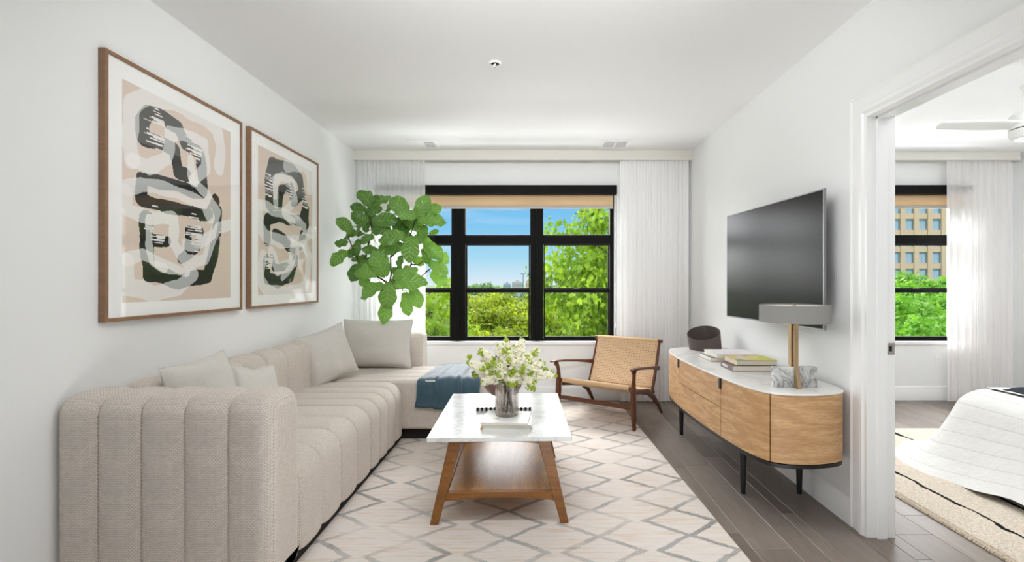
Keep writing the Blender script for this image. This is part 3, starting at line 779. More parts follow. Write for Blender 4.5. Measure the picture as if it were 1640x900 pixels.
# glass vase
gm = bpy.data.materials.new('clear_ribbed_glass'); gm.use_nodes = True; t_ = gm.node_tree; t_.nodes.clear()
gb_ = t_.nodes.new('ShaderNodeBsdfGlass'); gb_.inputs['IOR'].default_value = 1.38; gb_.inputs['Roughness'].default_value = .0; gb_.inputs[0].default_value = (.97, .94, .90, 1)
ou_ = t_.nodes.new('ShaderNodeOutputMaterial'); tp_ = t_.nodes.new('ShaderNodeBsdfTransparent'); mg_ = t_.nodes.new('ShaderNodeMixShader'); mg_.inputs[0].default_value = .5; t_.links.new(gb_.outputs[0], mg_.inputs[1]); t_.links.new(tp_.outputs[0], mg_.inputs[2]); t_.links.new(mg_.outputs[0], ou_.inputs[0])
VC = (-.158, 2.775, TZ + .0272 + .0132)
vase = thing('glass_vase', 'clear ribbed glass cylinder vase holding lilac, on the coffee table books', 'vase', VC)
def ribbed(prof, nrib=18, n=144, amp=.05):
    mb = MB(); vs = []
    for r, z, a in prof:
        for k in range(n):
            th = 2 * math.pi * k / n; rr = r * (1 - a * amp * (1 - abs(math.sin(th * nrib / 2))) * 1.0)
            vs.append((rr * math.cos(th), rr * math.sin(th), z))
    K = len(prof); fs = [(i * n + k, i * n + (k + 1) % n, (i + 1) * n + (k + 1) % n, (i + 1) * n + k) for i in range(K - 1) for k in range(n)]
    fs += [tuple(range(n - 1, -1, -1)), tuple((K - 1) * n + k for k in range(n))]
    return mb.add(vs, fs)
ribbed([(.058, .0, .2), (.065, .003, 1), (.068, .010, 1), (.069, .185, 1), (.069, .197, .3), (.066, .199, 0), (.0635, .197, 0), (.062, .18, 0), (.061, .022, 0), (.050, .018, 0)]).build('glass_body', gm, vase, smooth=180)
# water, slightly tinted
# lilac sprigs: individual, each stem + blossoms + buds
stem_m = M('lilac_stem_brown', '4b3a28', .6, .3); petal_m = M('creamy_white_petals', 'f0edd6', .7, .2); bud_m = M('lime_green_buds', '98ae34', .6, .3)
for pm, cc in ((petal_m, (.93, .92, .76, 1)),):
    pm.node_tree.nodes['Principled BSDF'].inputs['Subsurface Weight'].default_value = 0
def floret(mb, c, n, r, rr_):
    n = Vector(n).normalized(); a = n.orthogonal().normalized(); b = n.cross(a); ph = rr_.random() * 1.6
    vs = []; fs = []
    for k in range(4):
        th = ph + k * math.pi / 2
        d = a * math.cos(th) + b * math.sin(th); e = n.cross(d)
        o = len(vs)
        vs += [Vector(c), Vector(c) + d * r * .6 + e * r * .42 + n * r * .22, Vector(c) + d * r + n * r * .10, Vector(c) + d * r * .6 - e * r * .42 + n * r * .22]
        fs.append((o, o + 3, o + 2, o + 1))
    mb.add(vs, fs)
_ico = None
def ico(r, c, mb, sub=1, sq=(1, 1, 1), mi=0):
    import bmesh
    global _ico
    if _ico is None: _ico = {}
    if sub not in _ico:
        b = bmesh.new(); bmesh.ops.create_icosphere(b, subdivisions=sub, radius=1); b.verts.index_update()
        _ico[sub] = ([tuple(v.co) for v in b.verts], [tuple(v.index for v in f.verts) for f in b.faces]); b.free()
    V, F_ = _ico[sub]
    mb.add([(c[0] + v[0] * r * sq[0], c[1] + v[1] * r * sq[1], c[2] + v[2] * r * sq[2]) for v in V], F_, mi)
sprigs = [  # tip pixel (x,y), depth offset of the tip, start of the panicle as fraction, thickness
    (752, 581, -.02, .42, .045), (772, 562, .06, .40, .050), (800, 553, -.05, .40, .055), (836, 546, .04, .35, .060),
    (862, 560, .07, .42, .050), (889, 603, -.03, .34, .045), (853, 614, -.08, .45, .045), (775, 614, -.06, .42, .042),
    (815, 566, -.13, .35, .060), (845, 575, -.12, .40, .055), (768, 597, .03, .42, .045), (868, 583, .02, .40, .050), (820, 610, -.12, .55, .040), (812, 548, .12, .4, .05), (797, 585, -.13, .45, .05), (850, 590, .1, .4, .05)]
fr = random.Random(11)
desc = ['pointing far left', 'upper left', 'rising left of centre', 'topmost, rising', 'upper right', 'reaching farthest right', 'drooping lower right', 'drooping lower left', 'front centre', 'front right', 'low on the left', 'mid right', 'hanging over the vase rim', 'rear top', 'front left', 'rear right']
for i, (px, py, dy, fs_, th) in enumerate(sprigs):
    tip = at(px, py, VC[1] + dy) - Vector(VC); root = Vector((fr.uniform(-.035, .035), fr.uniform(-.035, .035), .024)); rim = Vector((tip.x * .12, (tip.y) * .12, .20))
    if tip.z < .27: mid = rim + Vector((tip.x * .35, tip.y * .35, .06))
    else: mid = rim.lerp(tip, .5) + Vector((0, 0, .01))
    def cur(u):
        P0, P1, P2, P3 = root, rim, mid, tip
        if u < .4: return P0.lerp(P1, u / .4)
        q = (u - .4) / .6; return (1 - q) ** 2 * P1 + 2 * q * (1 - q) * P2 + q * q * P3
    sp = thing('lilac_sprig', 'white lilac sprig with green buds, %s in the glass vase' % desc[i], 'flower', VC, 0, 'white lilac sprigs in the glass vase')
    MB().sweep([cur(k / 12) for k in range(13)], [.0026 - .0012 * k / 12 for k in range(13)], 6).build('stem', stem_m, sp, smooth=60)
    fm = MB()
    tl_ = (tip - rim).length
    for k in range(380):
        q = fs_ + (1 - fs_) * fr.random() ** .8; p = cur(.4 + .6 * q)
        rr_ = th * (1 - .75 * ((q - fs_) / (1 - fs_)) ** 1.5) * (.55 + .45 * fr.random())
        d = Vector((fr.gauss(0, 1), fr.gauss(0, 1), fr.gauss(0, 1))).normalized()
        floret(fm, p + d * rr_, d + Vector((0, -.3, .3)), .0105 + fr.random() * .004, fr)
    fm.build('blossoms', petal_m, sp)
    for cl_ in range(4 if i % 2 else 6):
        q = fs_ + (1 - fs_) * (1 if cl_ == 0 else fr.random()); p = cur(.4 + .6 * q); d = Vector((fr.gauss(0, 1), fr.gauss(-.5, 1), fr.gauss(.2, 1))).normalized()
        c0 = p + d * (th * .9 if cl_ else .002)
        bd = MB()
        for k in range(13): ico(.0055 + fr.random() * .003, c0 + Vector((fr.gauss(0, .008), fr.gauss(0, .008), fr.gauss(0, .008))), bd, 1)
        bd.build('bud_cluster', bud_m, sp, smooth=180)

# ---------------------------------------------------------------- lounge chair
cw = wood('dark_walnut_chair', '6e3f24', '4a2716', '351a0e', (1, 1, 7), 5, .35, 16, cathedral=.4)
def weave_mat():
    m = M('natural_paper_cord', 'ecd0aa', .8, .2); g = N(m); co = g.co('UV')
    br = g.n('TexBrick'); br.offset = .5; g.link(co, br.inputs['Vector']); br.inputs['Scale'].default_value = 1
    br.inputs['Brick Width'].default_value = .030; br.inputs['Row Height'].default_value = .0165; br.inputs['Mortar Size'].default_value = .0022; br.inputs['Mortar Smooth'].default_value = .6
    br.inputs['Color1'].default_value = (1, 1, 1, 1); br.inputs['Color2'].default_value = (.82, .82, .82, 1); br.inputs['Mortar'].default_value = (0, 0, 0, 1)
    s = g.sep(co); cord = g.math('PINGPONG', s[1], .00275); cord = g.math('DIVIDE', cord, .00275)
    k = g.math('MULTIPLY_ADD', cord, .35, .65); hgt = g.math('MULTIPLY', br.outputs['Color'], k)
    # small holes at the crossings
    hx = g.math('PINGPONG', s[0], .015); hy = g.math('PINGPONG', g.math('ADD', s[1], 0.), .0165)
    hole = g.math('MULTIPLY', g.math('LESS_THAN', hx, .0028), g.math('LESS_THAN', hy, .0030))
    c = g.mix(g.ramp(br.outputs['Color'], [(0, 1.), (.6, 0.)]), 'e6c9a8', 'ab8560')
    c = g.mix(g.math('MULTIPLY', g.math('SUBTRACT', 1., cord), .30), c, 'c49d72')
    c = g.mix(hole, c, '2c1b10'); g.base(c); g.normal(g.bump(hgt, .8, .004)); return m
def cord_mat():
    m = M('wrapped_paper_cord', 'dcbb92', .8, .2); g = N(m); s = g.sep(g.co('UV'))
    c = g.math('DIVIDE', g.math('PINGPONG', s[0], .0027), .0027); g.base(g.mix(c, 'ba9268', 'e8cca6')); g.normal(g.bump(c, .7, .003)); return m
def lounge_chair():
    t = thing('lounge_chair', 'low walnut lounge chair with woven cord seat and back by the right curtain', 'chair', (.545, 4.30, 0), R(-34))
    wm, cm = weave_mat(), cord_mat(); hw = .335
    z_off = RZ
    S0, S1 = Vector((0, .02, .365)), Vector((0, .585, .245))      # seat front / back
    B0, B1 = Vector((0, .565, .245)), Vector((0, .765, .70))     # back bottom / top
    for sx in (-1, 1):
        x = sx * .375
        zf = z_off if True else 0
        # front leg sweeps up to carry the arm
        MB().sweep([(x + sx * .012, -.005, zf), (x + sx * .006, -.004, .12), (x, 0, .27), (x, .004, .36), (x + sx * .004, .006, .46), (x + sx * .01, -.004, .50), (x + sx * .016, -.022, .528)],
                   [(.014, .017), (.020, .024), (.023, .030), (.020, .026), (.013, .017), (.014, .020), (.022, .026)], 12, 3.2, up=(0, 1, 0)).build('front_leg', cw, t, smooth=50)
        # rear leg: side rail under the seat running back and down
        zr = 0.0 if sx > 0 else RZ
        MB().sweep([(x - sx * .028, .03, .325), (x - sx * .028, .22, .298), (x - sx * .026, .42, .262), (x - sx * .020, .55, .19), (x - sx * .008, .66, .09), (x, .73, zr)],
                   [(.012, .016), (.013, .020), (.014, .030), (.013, .028), (.013, .021), (.012, .012)], 12, 3.2).build('rear_leg', cw, t, smooth=50)
        # armrest slopes back to the backrest
        MB().sweep([(x + sx * .022, -.095, .545), (x + sx * .024, -.04, .546), (x + sx * .018, .12, .531), (x + sx * .008, .35, .500), (x - sx * .004, .56, .468), (x - sx * .010, .66, .452)],
                   [(.016, .006), (.030, .010), (.026, .012), (.017, .013), (.014, .017), (.017, .022)], 14, 2.8).build('armrest', cw, t, smooth=50)
        # backrest post
        MB().sweep([B0 + Vector((sx * (hw + .004), -.005, -.035)), B0 + Vector((sx * (hw + .004), .012, .02)), B0.lerp(B1, .5) + Vector((sx * (hw + .006), .012, 0)), B1 + Vector((sx * (hw + .004), .006, .0))],
                   [(.013, .018)] * 4, 10, 3).build('back_post', cw, t, smooth=50)
    for (y, z, r) in ((S0.y, S0.z - .004, .019), (B1.y, B1.z, .017)):
        MB().sweep([(-hw - .035, y, z), (-hw - .02, y, z), (hw + .02, y, z), (hw + .035, y, z)], [(r * .9, r * .9), (r, r), (r, r), (r * .9, r * .9)], 14, 3, up=(0, 0, 1)).build('rail', cw, t, smooth=50)
    MB().sweep([(-.36, .565, .232), (.36, .565, .232)], .014, 10).build('rail', cw, t, smooth=50)
    MB().sweep([(-.37, .0, .205), (.37, .0, .205)], (.012, .021), 10, 3).build('stretcher', cw, t, smooth=50)
    MB().sweep([(-.34, .50, .235), (.34, .50, .235)], (.012, .016), 10, 3).build('stretcher', cw, t, smooth=50)
    def panel(A, B, nrm, th, sag, sag_x):
        """woven panel: closed loop wrapping rail to rail"""
        L = (B - A).length; prof = []; n = 18
        for i in range(n + 1):
            u = i / n; prof.append((A.lerp(B, u) + nrm * (th - sag * math.sin(math.pi * u)), u * L, 0))
        for i in range(1, 6):
            a = math.pi * i / 6; prof.append((B + nrm * th * math.cos(a) + (B - A).normalized() * th * math.sin(a), L + i * .008, 0))
        for i in range(n + 1):
            u = 1 - i / n; prof.append((A.lerp(B, u) - nrm * (th * .9 + sag * .8 * math.sin(math.pi * u)), u * L, 0))
        for i in range(1, 6):
            a = math.pi * i / 6; prof.append((A - nrm * th * math.cos(a) - (B - A).normalized() * th * math.sin(a), -.008 * (6 - i), 0))
        K = len(prof); mb = MB(); nx = 24; vs = []; uv = []
        for j in range(nx + 1):
            s = 2 * j / nx - 1; edge = max(0, abs(s) - .93) / .07
            for p, v, _ in prof:
                q = p - nrm * sag_x * (1 - s * s) * math.sin(math.pi * min(1, max(0, v / L)))
                mid = A.lerp(B, min(1, max(0, v / L)))
                q = q.lerp(mid + (q - mid) * .55, edge ** 2)
                vs.append((q.x + s * hw, q.y, q.z)); uv.append((s * hw + .5, v + .5))
        fs = [(j * K + k, (j + 1) * K + k, (j + 1) * K + (k + 1) % K, j * K + (k + 1) % K) for j in range(nx) for k in range(K)]
        fs += [tuple(range(K)), tuple(nx * K + k for k in range(K - 1, -1, -1))]
        return mb.add(vs, [f[::-1] for f in fs], 0, uv)
    sd = (S1 - S0).normalized(); sn = Vector((1, 0, 0)).cross(sd)
    panel(S0, S1, sn, .021, .022, .012).build('seat', wm, t, smooth=60)
    bdn = (B1 - B0).normalized(); bn = bdn.cross(Vector((1, 0, 0)))
    panel(B0 + bdn * .03, B1, -Vector((0, 1, 0)).lerp(Vector((0, 0, 1)), 0).normalized() if False else bn * (-1 if bn.y > 0 else 1), .020, .018, .012).build('backrest', wm, t, smooth=60)
    # plain cord wrapped round the top of the back and the seat front
    for c0, r_ in ((B1, .0235), (S0 + Vector((0, 0, 0)), .0240)):
        mb = MB(); n = 16
        mb.grid(lambda u, v: (-hw + 2 * hw * u, c0.y + r_ * math.cos(2 * math.pi * v), c0.z + r_ * math.sin(2 * math.pi * v)), 40, n, uvf=lambda u, v: (u * 2 * hw, v * .1))
        mb.build('cord_wrap', cm, t, smooth=180)
lounge_chair()

# ---------------------------------------------------------------- sideboard
oak = wood('light_oak_veneer', 'd0a97c', 'aa7f53', '9a7349', (.7, 5., 1), 1.5, .5, 46, which='UV', cathedral=.6)
sb_top = marble('sideboard_stone_top', 'ecebe8', 'c9c3bb', 1.6, .45, .25, .03)
def cr_spline(pts, n=8):
    out = []
    for i in range(len(pts) - 1):
        p0, p1, p2, p3 = pts[max(i - 1, 0)], pts[i], pts[i + 1], pts[min(i + 2, len(pts) - 1)]
        for k in range(n):
            t = k / n
            out.append(tuple(.5 * (2 * b + (c - a) * t + (2 * a - 5 * b + 4 * c - d) * t * t + (3 * b - a - 3 * c + d) * t ** 3) for a, b, c, d in zip(p0, p1, p2, p3)))
    out.append(pts[-1]); return out
SBT = .72
def sideboard():
    t = thing('sideboard', 'long oak sideboard with rounded ends and white stone top under the television', 'sideboard', (1.40, 3.3, 0))
    key = [(1.664, 2.585), (1.632, 2.50), (1.575, 2.455), (1.49, 2.43), (1.40, 2.418), (1.30, 2.428), (1.222, 2.470), (1.172, 2.58), (1.145, 2.72), (1.124, 2.90), (1.104, 3.15), (1.093, 3.42), (1.092, 3.62), (1.104, 3.84), (1.14, 4.01), (1.21, 4.12), (1.32, 4.165), (1.50, 4.175), (1.664, 4.175)]
    out = cr_spline(key, 6)   # runs from the near wall corner round the front to the far wall corner
    def inset(pts, d):
        r_ = []
        for i, p in enumerate(pts):
            a = pts[max(i - 1, 0)]; b = pts[min(i + 1, len(pts) - 1)]; tx, ty = b[0] - a[0], b[1] - a[1]; L = math.hypot(tx, ty)
            nx, ny = ty / L, -tx / L      # inward (to +x at the front)
            q = (p[0] + nx * d, p[1] + ny * d)
            r_.append((min(q[0], 1.664), q[1]))
        return r_
    chk = inset(out, .01)
    sgn = 1 if chk[len(out) // 2][0] > out[len(out) // 2][0] else -1
    ins = lambda d: inset(out, d * sgn)
    rev = lambda p: p[::-1]
    z0, z1 = .358, .708
    def solid(pts, a, b): return MB().prism(pts if poly_ccw(pts) else pts[::-1], a, b)
    def poly_ccw(p): return sum(p[i][0] * p[(i + 1) % len(p)][1] - p[(i + 1) % len(p)][0] * p[i][1] for i in range(len(p))) > 0
    W(solid(out, SBT - .011, SBT), 'stone_top', sb_top, t, bevel=.0025)
    W(solid(ins(.006), .333, .354), 'base_plate', mt['blackmetal'], t, bevel=.003)
    W(solid(ins(.022), .354, SBT - .011), 'carcass', M('dark_carcass', '2b1d12', .7, .2), t)
    outer, inner = ins(.003), ins(.021)
    arc = [0]
    for i in range(1, len(outer)): arc.append(arc[-1] + math.hypot(outer[i][0] - outer[i - 1][0], outer[i][1] - outer[i - 1][1]))
    def arc_at_y(y, after):   # arclength where the outline passes y on the front side
        for i in range(1, len(outer)):
            if arc[i] > after and (outer[i - 1][1] - y) * (outer[i][1] - y) <= 0 and outer[i][1] != outer[i - 1][1] and outer[i][0] < 1.3:
                return arc[i - 1] + (arc[i] - arc[i - 1]) * (y - outer[i - 1][1]) / (outer[i][1] - outer[i - 1][1])
    def pt(pl, s):
        for i in range(1, len(arc)):
            if s <= arc[i]:
                f = (s - arc[i - 1]) / (arc[i] - arc[i - 1]); return (pl[i - 1][0] + (pl[i][0] - pl[i - 1][0]) * f, pl[i - 1][1] + (pl[i][1] - pl[i - 1][1]) * f)
        return pl[-1]
    s3 = arc_at_y(2.468, .2); s2 = arc_at_y(2.87, s3); s1 = arc_at_y(3.58, s2)
    def panel(sa, sb_, za, zb, nm):
        n = max(3, int((sb_ - sa) / .02)); mb = MB(); vs = []; uv = []
        for i in range(n + 1):
            s = sa + (sb_ - sa) * i / n; a, b = pt(outer, s), pt(inner, s)
            vs += [(a[0], a[1], za), (a[0], a[1], zb), (b[0], b[1], zb), (b[0], b[1], za)]; uv += [(s, za), (s, zb), (s, zb), (s, za)]
        fs = [(i * 4 + k, i * 4 + (k + 1) % 4, i * 4 + 4 + (k + 1) % 4, i * 4 + 4 + k) for i in range(n) for k in range(4)] + [(0, 3, 2, 1), (n * 4, n * 4 + 1, n * 4 + 2, n * 4 + 3)]
        mb.add(vs, fs, 0, uv); return W(mb, nm, oak, t, bevel=.0015)
    gpp = .0026
    panel(0.004, s3 - gpp, z0, z1, 'end_panel'); panel(s3 + gpp, s2 - gpp, z0, z1, 'door')
    zm = .535
    panel(s2 + gpp, s1 - gpp, z0, zm - gpp, 'drawer'); d2 = panel(s2 + gpp, s1 - gpp, zm + gpp, z1, 'drawer')
    dl = panel(s1 + gpp, arc[-1] - .25, z0, z1, 'door'); panel(arc[-1] - .25 + gpp * 2, arc[-1], z0, z1, 'end_panel')
    for s, own in ((s1, dl), (s2, d2)):
        p = pt(outer, s + .004); W(MB().box((p[0] - .008, p[1] - .013, z1 - .062), (p[0] + .006, p[1] + .013, z1 + .001)), 'handle', mt['blackmetal'], own, bevel=.002)
    for x, y in ((1.278, 2.90), (1.622, 2.90), (1.25, 4.02), (1.62, 4.0)):
        W(MB().sweep([(x, y, 0), (x, y, .335)], [(.014, .014), (.024, .024)], 20), 'leg', mt['blackmetal'], t, smooth=50)
sideboard()

# things on the sideboard
t = thing('planter', 'brown angled cylinder planter at the far end of the sideboard', 'planter', (1.453, 4.02, SBT))
pm = M('brown_matte_ceramic', '5d5350', .75, .25); mb = MB(); n = 64; vs = []
def pring(r, sh, zf):
    out = []
    for k in range(n):
        a = 2 * math.pi * k / n; c, s = math.cos(a), math.sin(a); z = zf(s, c) if callable(zf) else zf
        lean = z / .17
        out.append((r(lean) * c - .020 * lean, r(lean) * s - .0 * lean, z))
    return out
zt = lambda s, c: .142 + .040 * s + .030 * c
rings = [pring(lambda l: .128, 0, 0.), pring(lambda l: .130, 0, .004)]
rings += [pring(lambda l, : .130 + .006 * l, 0, (lambda q: (lambda s, c: .004 + (zt(s, c) - .004) * q))(q)) for q in (.33, .66, 1)]
rings += [pring(lambda l: .124 + .006 * l, 0, (lambda q: (lambda s, c: .012 + (zt(s, c) - .012) * q))(q)) for q in (1, .6, .2)]
for r_ in rings: vs += r_
fs = [(i * n + k, i * n + (k + 1) % n, (i + 1) * n + (k + 1) % n, (i + 1) * n + k) for i in range(len(rings) - 1) for k in range(n)]
fs += [tuple(range(n - 1, -1, -1)), tuple((len(rings) - 1) * n + k for k in range(n))]
mb.add(vs, fs).build('vessel', pm, t, smooth=50)

tb4 = book('thin book with black and white cover, bottom left of the sideboard books', .27, .235, .030, (1.405, 3.525, SBT), R(0), M('black_white_cover', '33363a', .4, .4), 'R')
fm_ = M('cover_scribble', 'd9dbd8', .5, .3); g = N(fm_); g.base(g.ramp(g.noise(g.co(scale=(40, 40, 1)), 1, 3, .7), [(.46, '2b3033'), (.54, 'dcdedb')]))
MB().box((-.128, -.11, .0299), (.12, .11, .0304)).build('cover_print', fm_, tb4)
tb5 = book('white book with pale pink cover stacked on the thin black-edged book', .30, .26, .026, (1.455, 3.515, SBT + .0306), R(0), M('pale_pink_cover', 'e9e3e6', .4, .4), 'R')
s5 = MB()
for k in range(7): s5.sweep([(-.07 + k * .018, -.05 + .012 * (k % 3), .0262), (-.06 + k * .02, -.02 + .01 * (k % 2), .0262)], (.0012, .0002), 4)
s5.build('cover_print', M('violet_print', '6c6485', .6, .3), tb5)
tb6 = book('brown spined book lettered in white, under the yellow book on the sideboard', .285, .195, .037, (1.411, 3.127, SBT), R(0), M('maroon_brown_cover', '5b403c', .45, .4), 'L')
mat_sp = Matrix(((0, 0, -1, -.1427), (-1, 0, 0, .02), (0, 1, 0, .0185), (0, 0, 0, 1)))
text_mesh('spine_lettering', 'WRIGHT', .027, M('white_lettering', 'f0eeee', .5, .3), tb6, mat_sp, .0003, .92, .0006)
MB().box((-.1432, -.092, .002), (-.1424, -.0905, .035)).build('spine_line', M('white_spine_line', 'f0eeee', .5, .3), tb6)
ycm = M('yellow_print_cover', 'd8c63a', .4, .4); g = N(ycm)
vz = g.n('TexVoronoi'); vz.inputs['Scale'].default_value = 26; g.link(g.co(), vz.inputs['Vector'])
sx_ = g.sep(vz.outputs['Color']); c_ = g.ramp(sx_[0], [(0, 'd8c63a'), (.25, 'cfc832'), (.42, 'd9d2d8'), (.62, 'cbbfcb'), (.72, '39333a'), (.76, 'd79a3a'), (.9, '8fa03a')]); 
s_ = g.sep(g.co()); edge = g.math('GREATER_THAN', g.math('ADD', s_[0], g.math('MULTIPLY', g.noise(g.co(), 12, 2), .1)), .10); g.base(g.mix(edge, c_, g.mix(sx_[1], 'd3cc35', 'b9c23a')))
for n_ in g.t.nodes:
    if n_.type == 'VALTORGB': n_.color_ramp.interpolation = 'CONSTANT'
tb7 = book('yellow picture-cover book, top of the front stack on the sideboard', .262, .20, .031, (1.432, 3.142, SBT + .0375), R(0), M('yellow_board', 'd2b93a', .4, .4), 'B')
MB().box((-.1305, -.0995, .0309), (.1305, .0995, .0313)).build('cover_print', ycm, tb7)

# table lamp
lm = thing('table_lamp', 'table lamp with grey drum shade, brass stem and marble block base', 'lamp', (1.418, 2.585, SBT))
lamp_marble = marble('grey_veined_marble', 'dcdcdb', '77797b', 9, .9, .2, .035)
MB().box((-.117, -.016, 0), (.117, .016, .112)).build('marble_base', lamp_marble, lm, bevel=.002)
MB().add([(-.009, -.0565, 0), (-.009, .03, 0), (-.009, .03, .38), (-.009, -.021, .38), (-.009, -.021, .112),
          (.012, -.0565, 0), (.012, .03, 0), (.012, .03, .38), (.012, -.021, .38), (.012, -.021, .112)],
         [(4, 3, 2, 1, 0), (5, 6, 7, 8, 9), (0, 1, 6, 5), (1, 2, 7, 6), (2, 3, 8, 7), (3, 4, 9, 8), (4, 0, 5, 9)]).build('brass_stem', mt['brass'], lm, bevel=.001)
MB().box((-.017, .0, .112), (-.011, .03, .38)).build('brass_back_plate', mt['brass'], lm, bevel=.001)
shm = M('grey_lamp_shade', '8f8d89', .8, .2); g = N(shm); g.normal(g.bump(g.noise(g.co(scale=(200, 200, 40)), 2, 2), .2, .001))
MB().lathe([(.172, .355), (.1735, .355), (.1735, .447), (.172, .447), (.171, .446), (.171, .356)], 72, cap0=False, cap1=False).build('lamp_shade', shm, lm, smooth=40)
MB().lathe([(.170, .438), (.170, .441), (.01, .4425)], 64, cap0=True).build('top_diffuser', M('white_diffuser', 'e9e7e2', .6, .3), lm, smooth=40)
MB().lathe([(.170, .361), (.170, .364)], 64).build('bottom_diffuser', M('white_diffuser_low', 'e9e7e2', .6, .3), lm)
MB().lathe([(.009, .441), (.009, .452), (.007, .454)], 20).build('finial', M('copper_finial', 'b98a72', .35, .5, .7), lm, smooth=40)

# ---------------------------------------------------------------- television
def tv():
    A = Vector((1.600, 2.615, 0)); B = Vector((1.497, 3.683, 0)); d = (B - A); Lw = d.length; ang = math.atan2(d.y, d.x)
    t = thing('television', 'wall-mounted flat television with thin silver frame above the sideboard', 'television', ((A.x + B.x) / 2, (A.y + B.y) / 2, 1.4165), ang)
    hw, hh = Lw / 2, .3925
    # local: x along the screen, -y... the room side is +y after rotation (left of A->B)
    MB().box((-hw + .02, -.026, -hh + .02), (hw - .02, -.012, hh - .02)).build('casing', M('tv_back', '1a1a1b', .5, .4), t, bevel=.004)
    sc = M('tv_screen', '151516', .24, .22)
    MB().box((-hw + .008, -.003, -hh + .008), (hw - .008, .0005, hh - .008)).build('screen', sc, t)
    f = .008; fb = MB().box((-hw, -.013, -hh), (hw, .002, -hh + f)).box((-hw, -.013, hh - f), (hw, .002, hh)).box((-hw, -.013, -hh + f), (-hw + f, .002, hh - f)).box((hw - f, -.013, -hh + f), (hw, .002, hh - f))
    fb.build('bezel', M('silver_bezel', '9a9b9c', .35, .5, .8), t, bevel=.001)
    MB().box((-.16, -.095, -.12), (.16, -.026, .12)).build('wall_bracket', mt['blackmetal'], t)
tv()

# ---------------------------------------------------------------- framed art
def to_wall(px, py, X=-1.888):
    Y = 760 * (-X) / (855 - px); return (Y, 1.29 - (py - 452) / 760 * Y)
frame_wood = wood('oak_picture_frame', '9c7a5c', '80604a', '6a4d38', (1, 3, 3), 14, .5, 14)
art_m = [M('art_beige', 'd9c8ba', .7, .2), M('art_white', 'e7e3df', .7, .2), M('art_black', '1f1f1e', .6, .3), M('art_grey', 'b3b5b4', .7, .2), M('art_dark_grey', '565654', .65, .2), M('art_ghost', 'f0ece8', .7, .2)]
for m in art_m + []:
    b = m.node_tree.nodes['Principled BSDF']; b.inputs['Coat Weight'].default_value = 1.0; b.inputs['Coat Roughness'].default_value = .03
mat_board = M('passe_partout', 'f3f3f2', .7, .2); mat_board.node_tree.nodes['Principled BSDF'].inputs['Coat Weight'].default_value = 1.0
mat_board.node_tree.nodes['Principled BSDF'].inputs['Coat Roughness'].default_value = .03
def seg_dist(P, a, b):
    a = np.array(a); b = np.array(b); ab = b - a; L = (ab ** 2).sum() or 1e-9
    t = np.clip(((P - a) @ ab) / L, 0, 1); return np.linalg.norm(P - (a + t[:, None] * ab), axis=1)
def artwork(label, y0, y1, z0, z1, py0, py1, pz0, pz1, blacks, whites, conv, res, seed):
    t = thing('framed_art', label, 'artwork', (XL, (y0 + y1) / 2, (z0 + z1) / 2))
    fw, dp = .017, .032; X1 = XL + dp
    for nm, a, b in (('frame_side', (y0, z0), (y0 + fw, z1)), ('frame_side', (y1 - fw, z0), (y1, z1)), ('frame_rail', (y0 + fw, z0), (y1 - fw, z0 + fw)), ('frame_rail', (y0 + fw, z1 - fw), (y1 - fw, z1))):
        W(MB().box((XL + .001, a[0], a[1]), (X1, b[0], b[1])), nm, frame_wood, t, bevel=.001)
    W(MB().box((XL + .001, y0 + fw, z0 + fw), (X1 - .008, y1 - fw, z1 - fw)), 'mat_board', mat_board, t)
    # the print: a fine grid, each cell given its ink
    ny = res; nz = int(res * (pz1 - pz0) / (py1 - py0)); ys = np.linspace(py0, py1, ny + 1); zs = np.linspace(pz0, pz1, nz + 1)
    yc = (ys[:-1] + ys[1:]) / 2; zc = (zs[:-1] + zs[1:]) / 2; YY, ZZ = np.meshgrid(yc, zc); P = np.stack([YY.ravel(), ZZ.ravel()], 1)
    rr_ = np.random.RandomState(seed)
    wob = .006 * (np.sin(P[:, 0] * 31 + P[:, 1] * 17) + np.sin(P[:, 1] * 43 - P[:, 0] * 23 + 2))
    def cover(sets):
        c = np.zeros(len(P), int)
        for pts, wd in sets:
            d = np.full(len(P), 9.); q = [conv(*p) for p in pts]
            for a, b in zip(q[:-1], q[1:]): d = np.minimum(d, seg_dist(P, a, b))
            c += (d + wob * .6 < wd)
        return c
    kb, kw = cover(blacks), cover(whites)
    zi = ((P[:, 1] - pz0) / .0052).astype(int); rv_ = rr_.rand(400)[zi]; dry = (np.sin(P[:, 0] * 23 + seed * 2 + rv_ * 1.6) + np.sin(P[:, 1] * 12.5 + seed) + rv_ * 1.3) > 2.25
    idx = np.zeros(len(P), int)
    idx[kw > 0] = 1; idx[(kw > 1)] = 5; idx[kb > 0] = 2; idx[(kb > 0) & (kw == 1)] = 3; idx[(kb > 0) & (kw > 1)] = 1
    idx[(kb > 1) & (kw == 0)] = 2
    sel = (kb > 0) & (kw == 0) & (P[:, 1] > (pz0 + pz1) / 2 + .25); idx[sel] = 4
    idx[dry & (kb > 0)] = 1
    vs = [(X1 - .0076, y, z) for z in zs for y in ys]
    fs = [(j * (ny + 1) + i, j * (ny + 1) + i + 1, (j + 1) * (ny + 1) + i + 1, (j + 1) * (ny + 1) + i) for j in range(nz) for i in range(ny)]
    mb = MB(); mb.v = vs; mb.f = fs; mb.m = list(map(int, idx)); mb.uv = [(0, 0)] * len(vs)
    W(mb, 'abstract_print', art_m, t)
c1 = lambda x, y: to_wall(150 + x / 2, 70 + y / 2)
S = .042
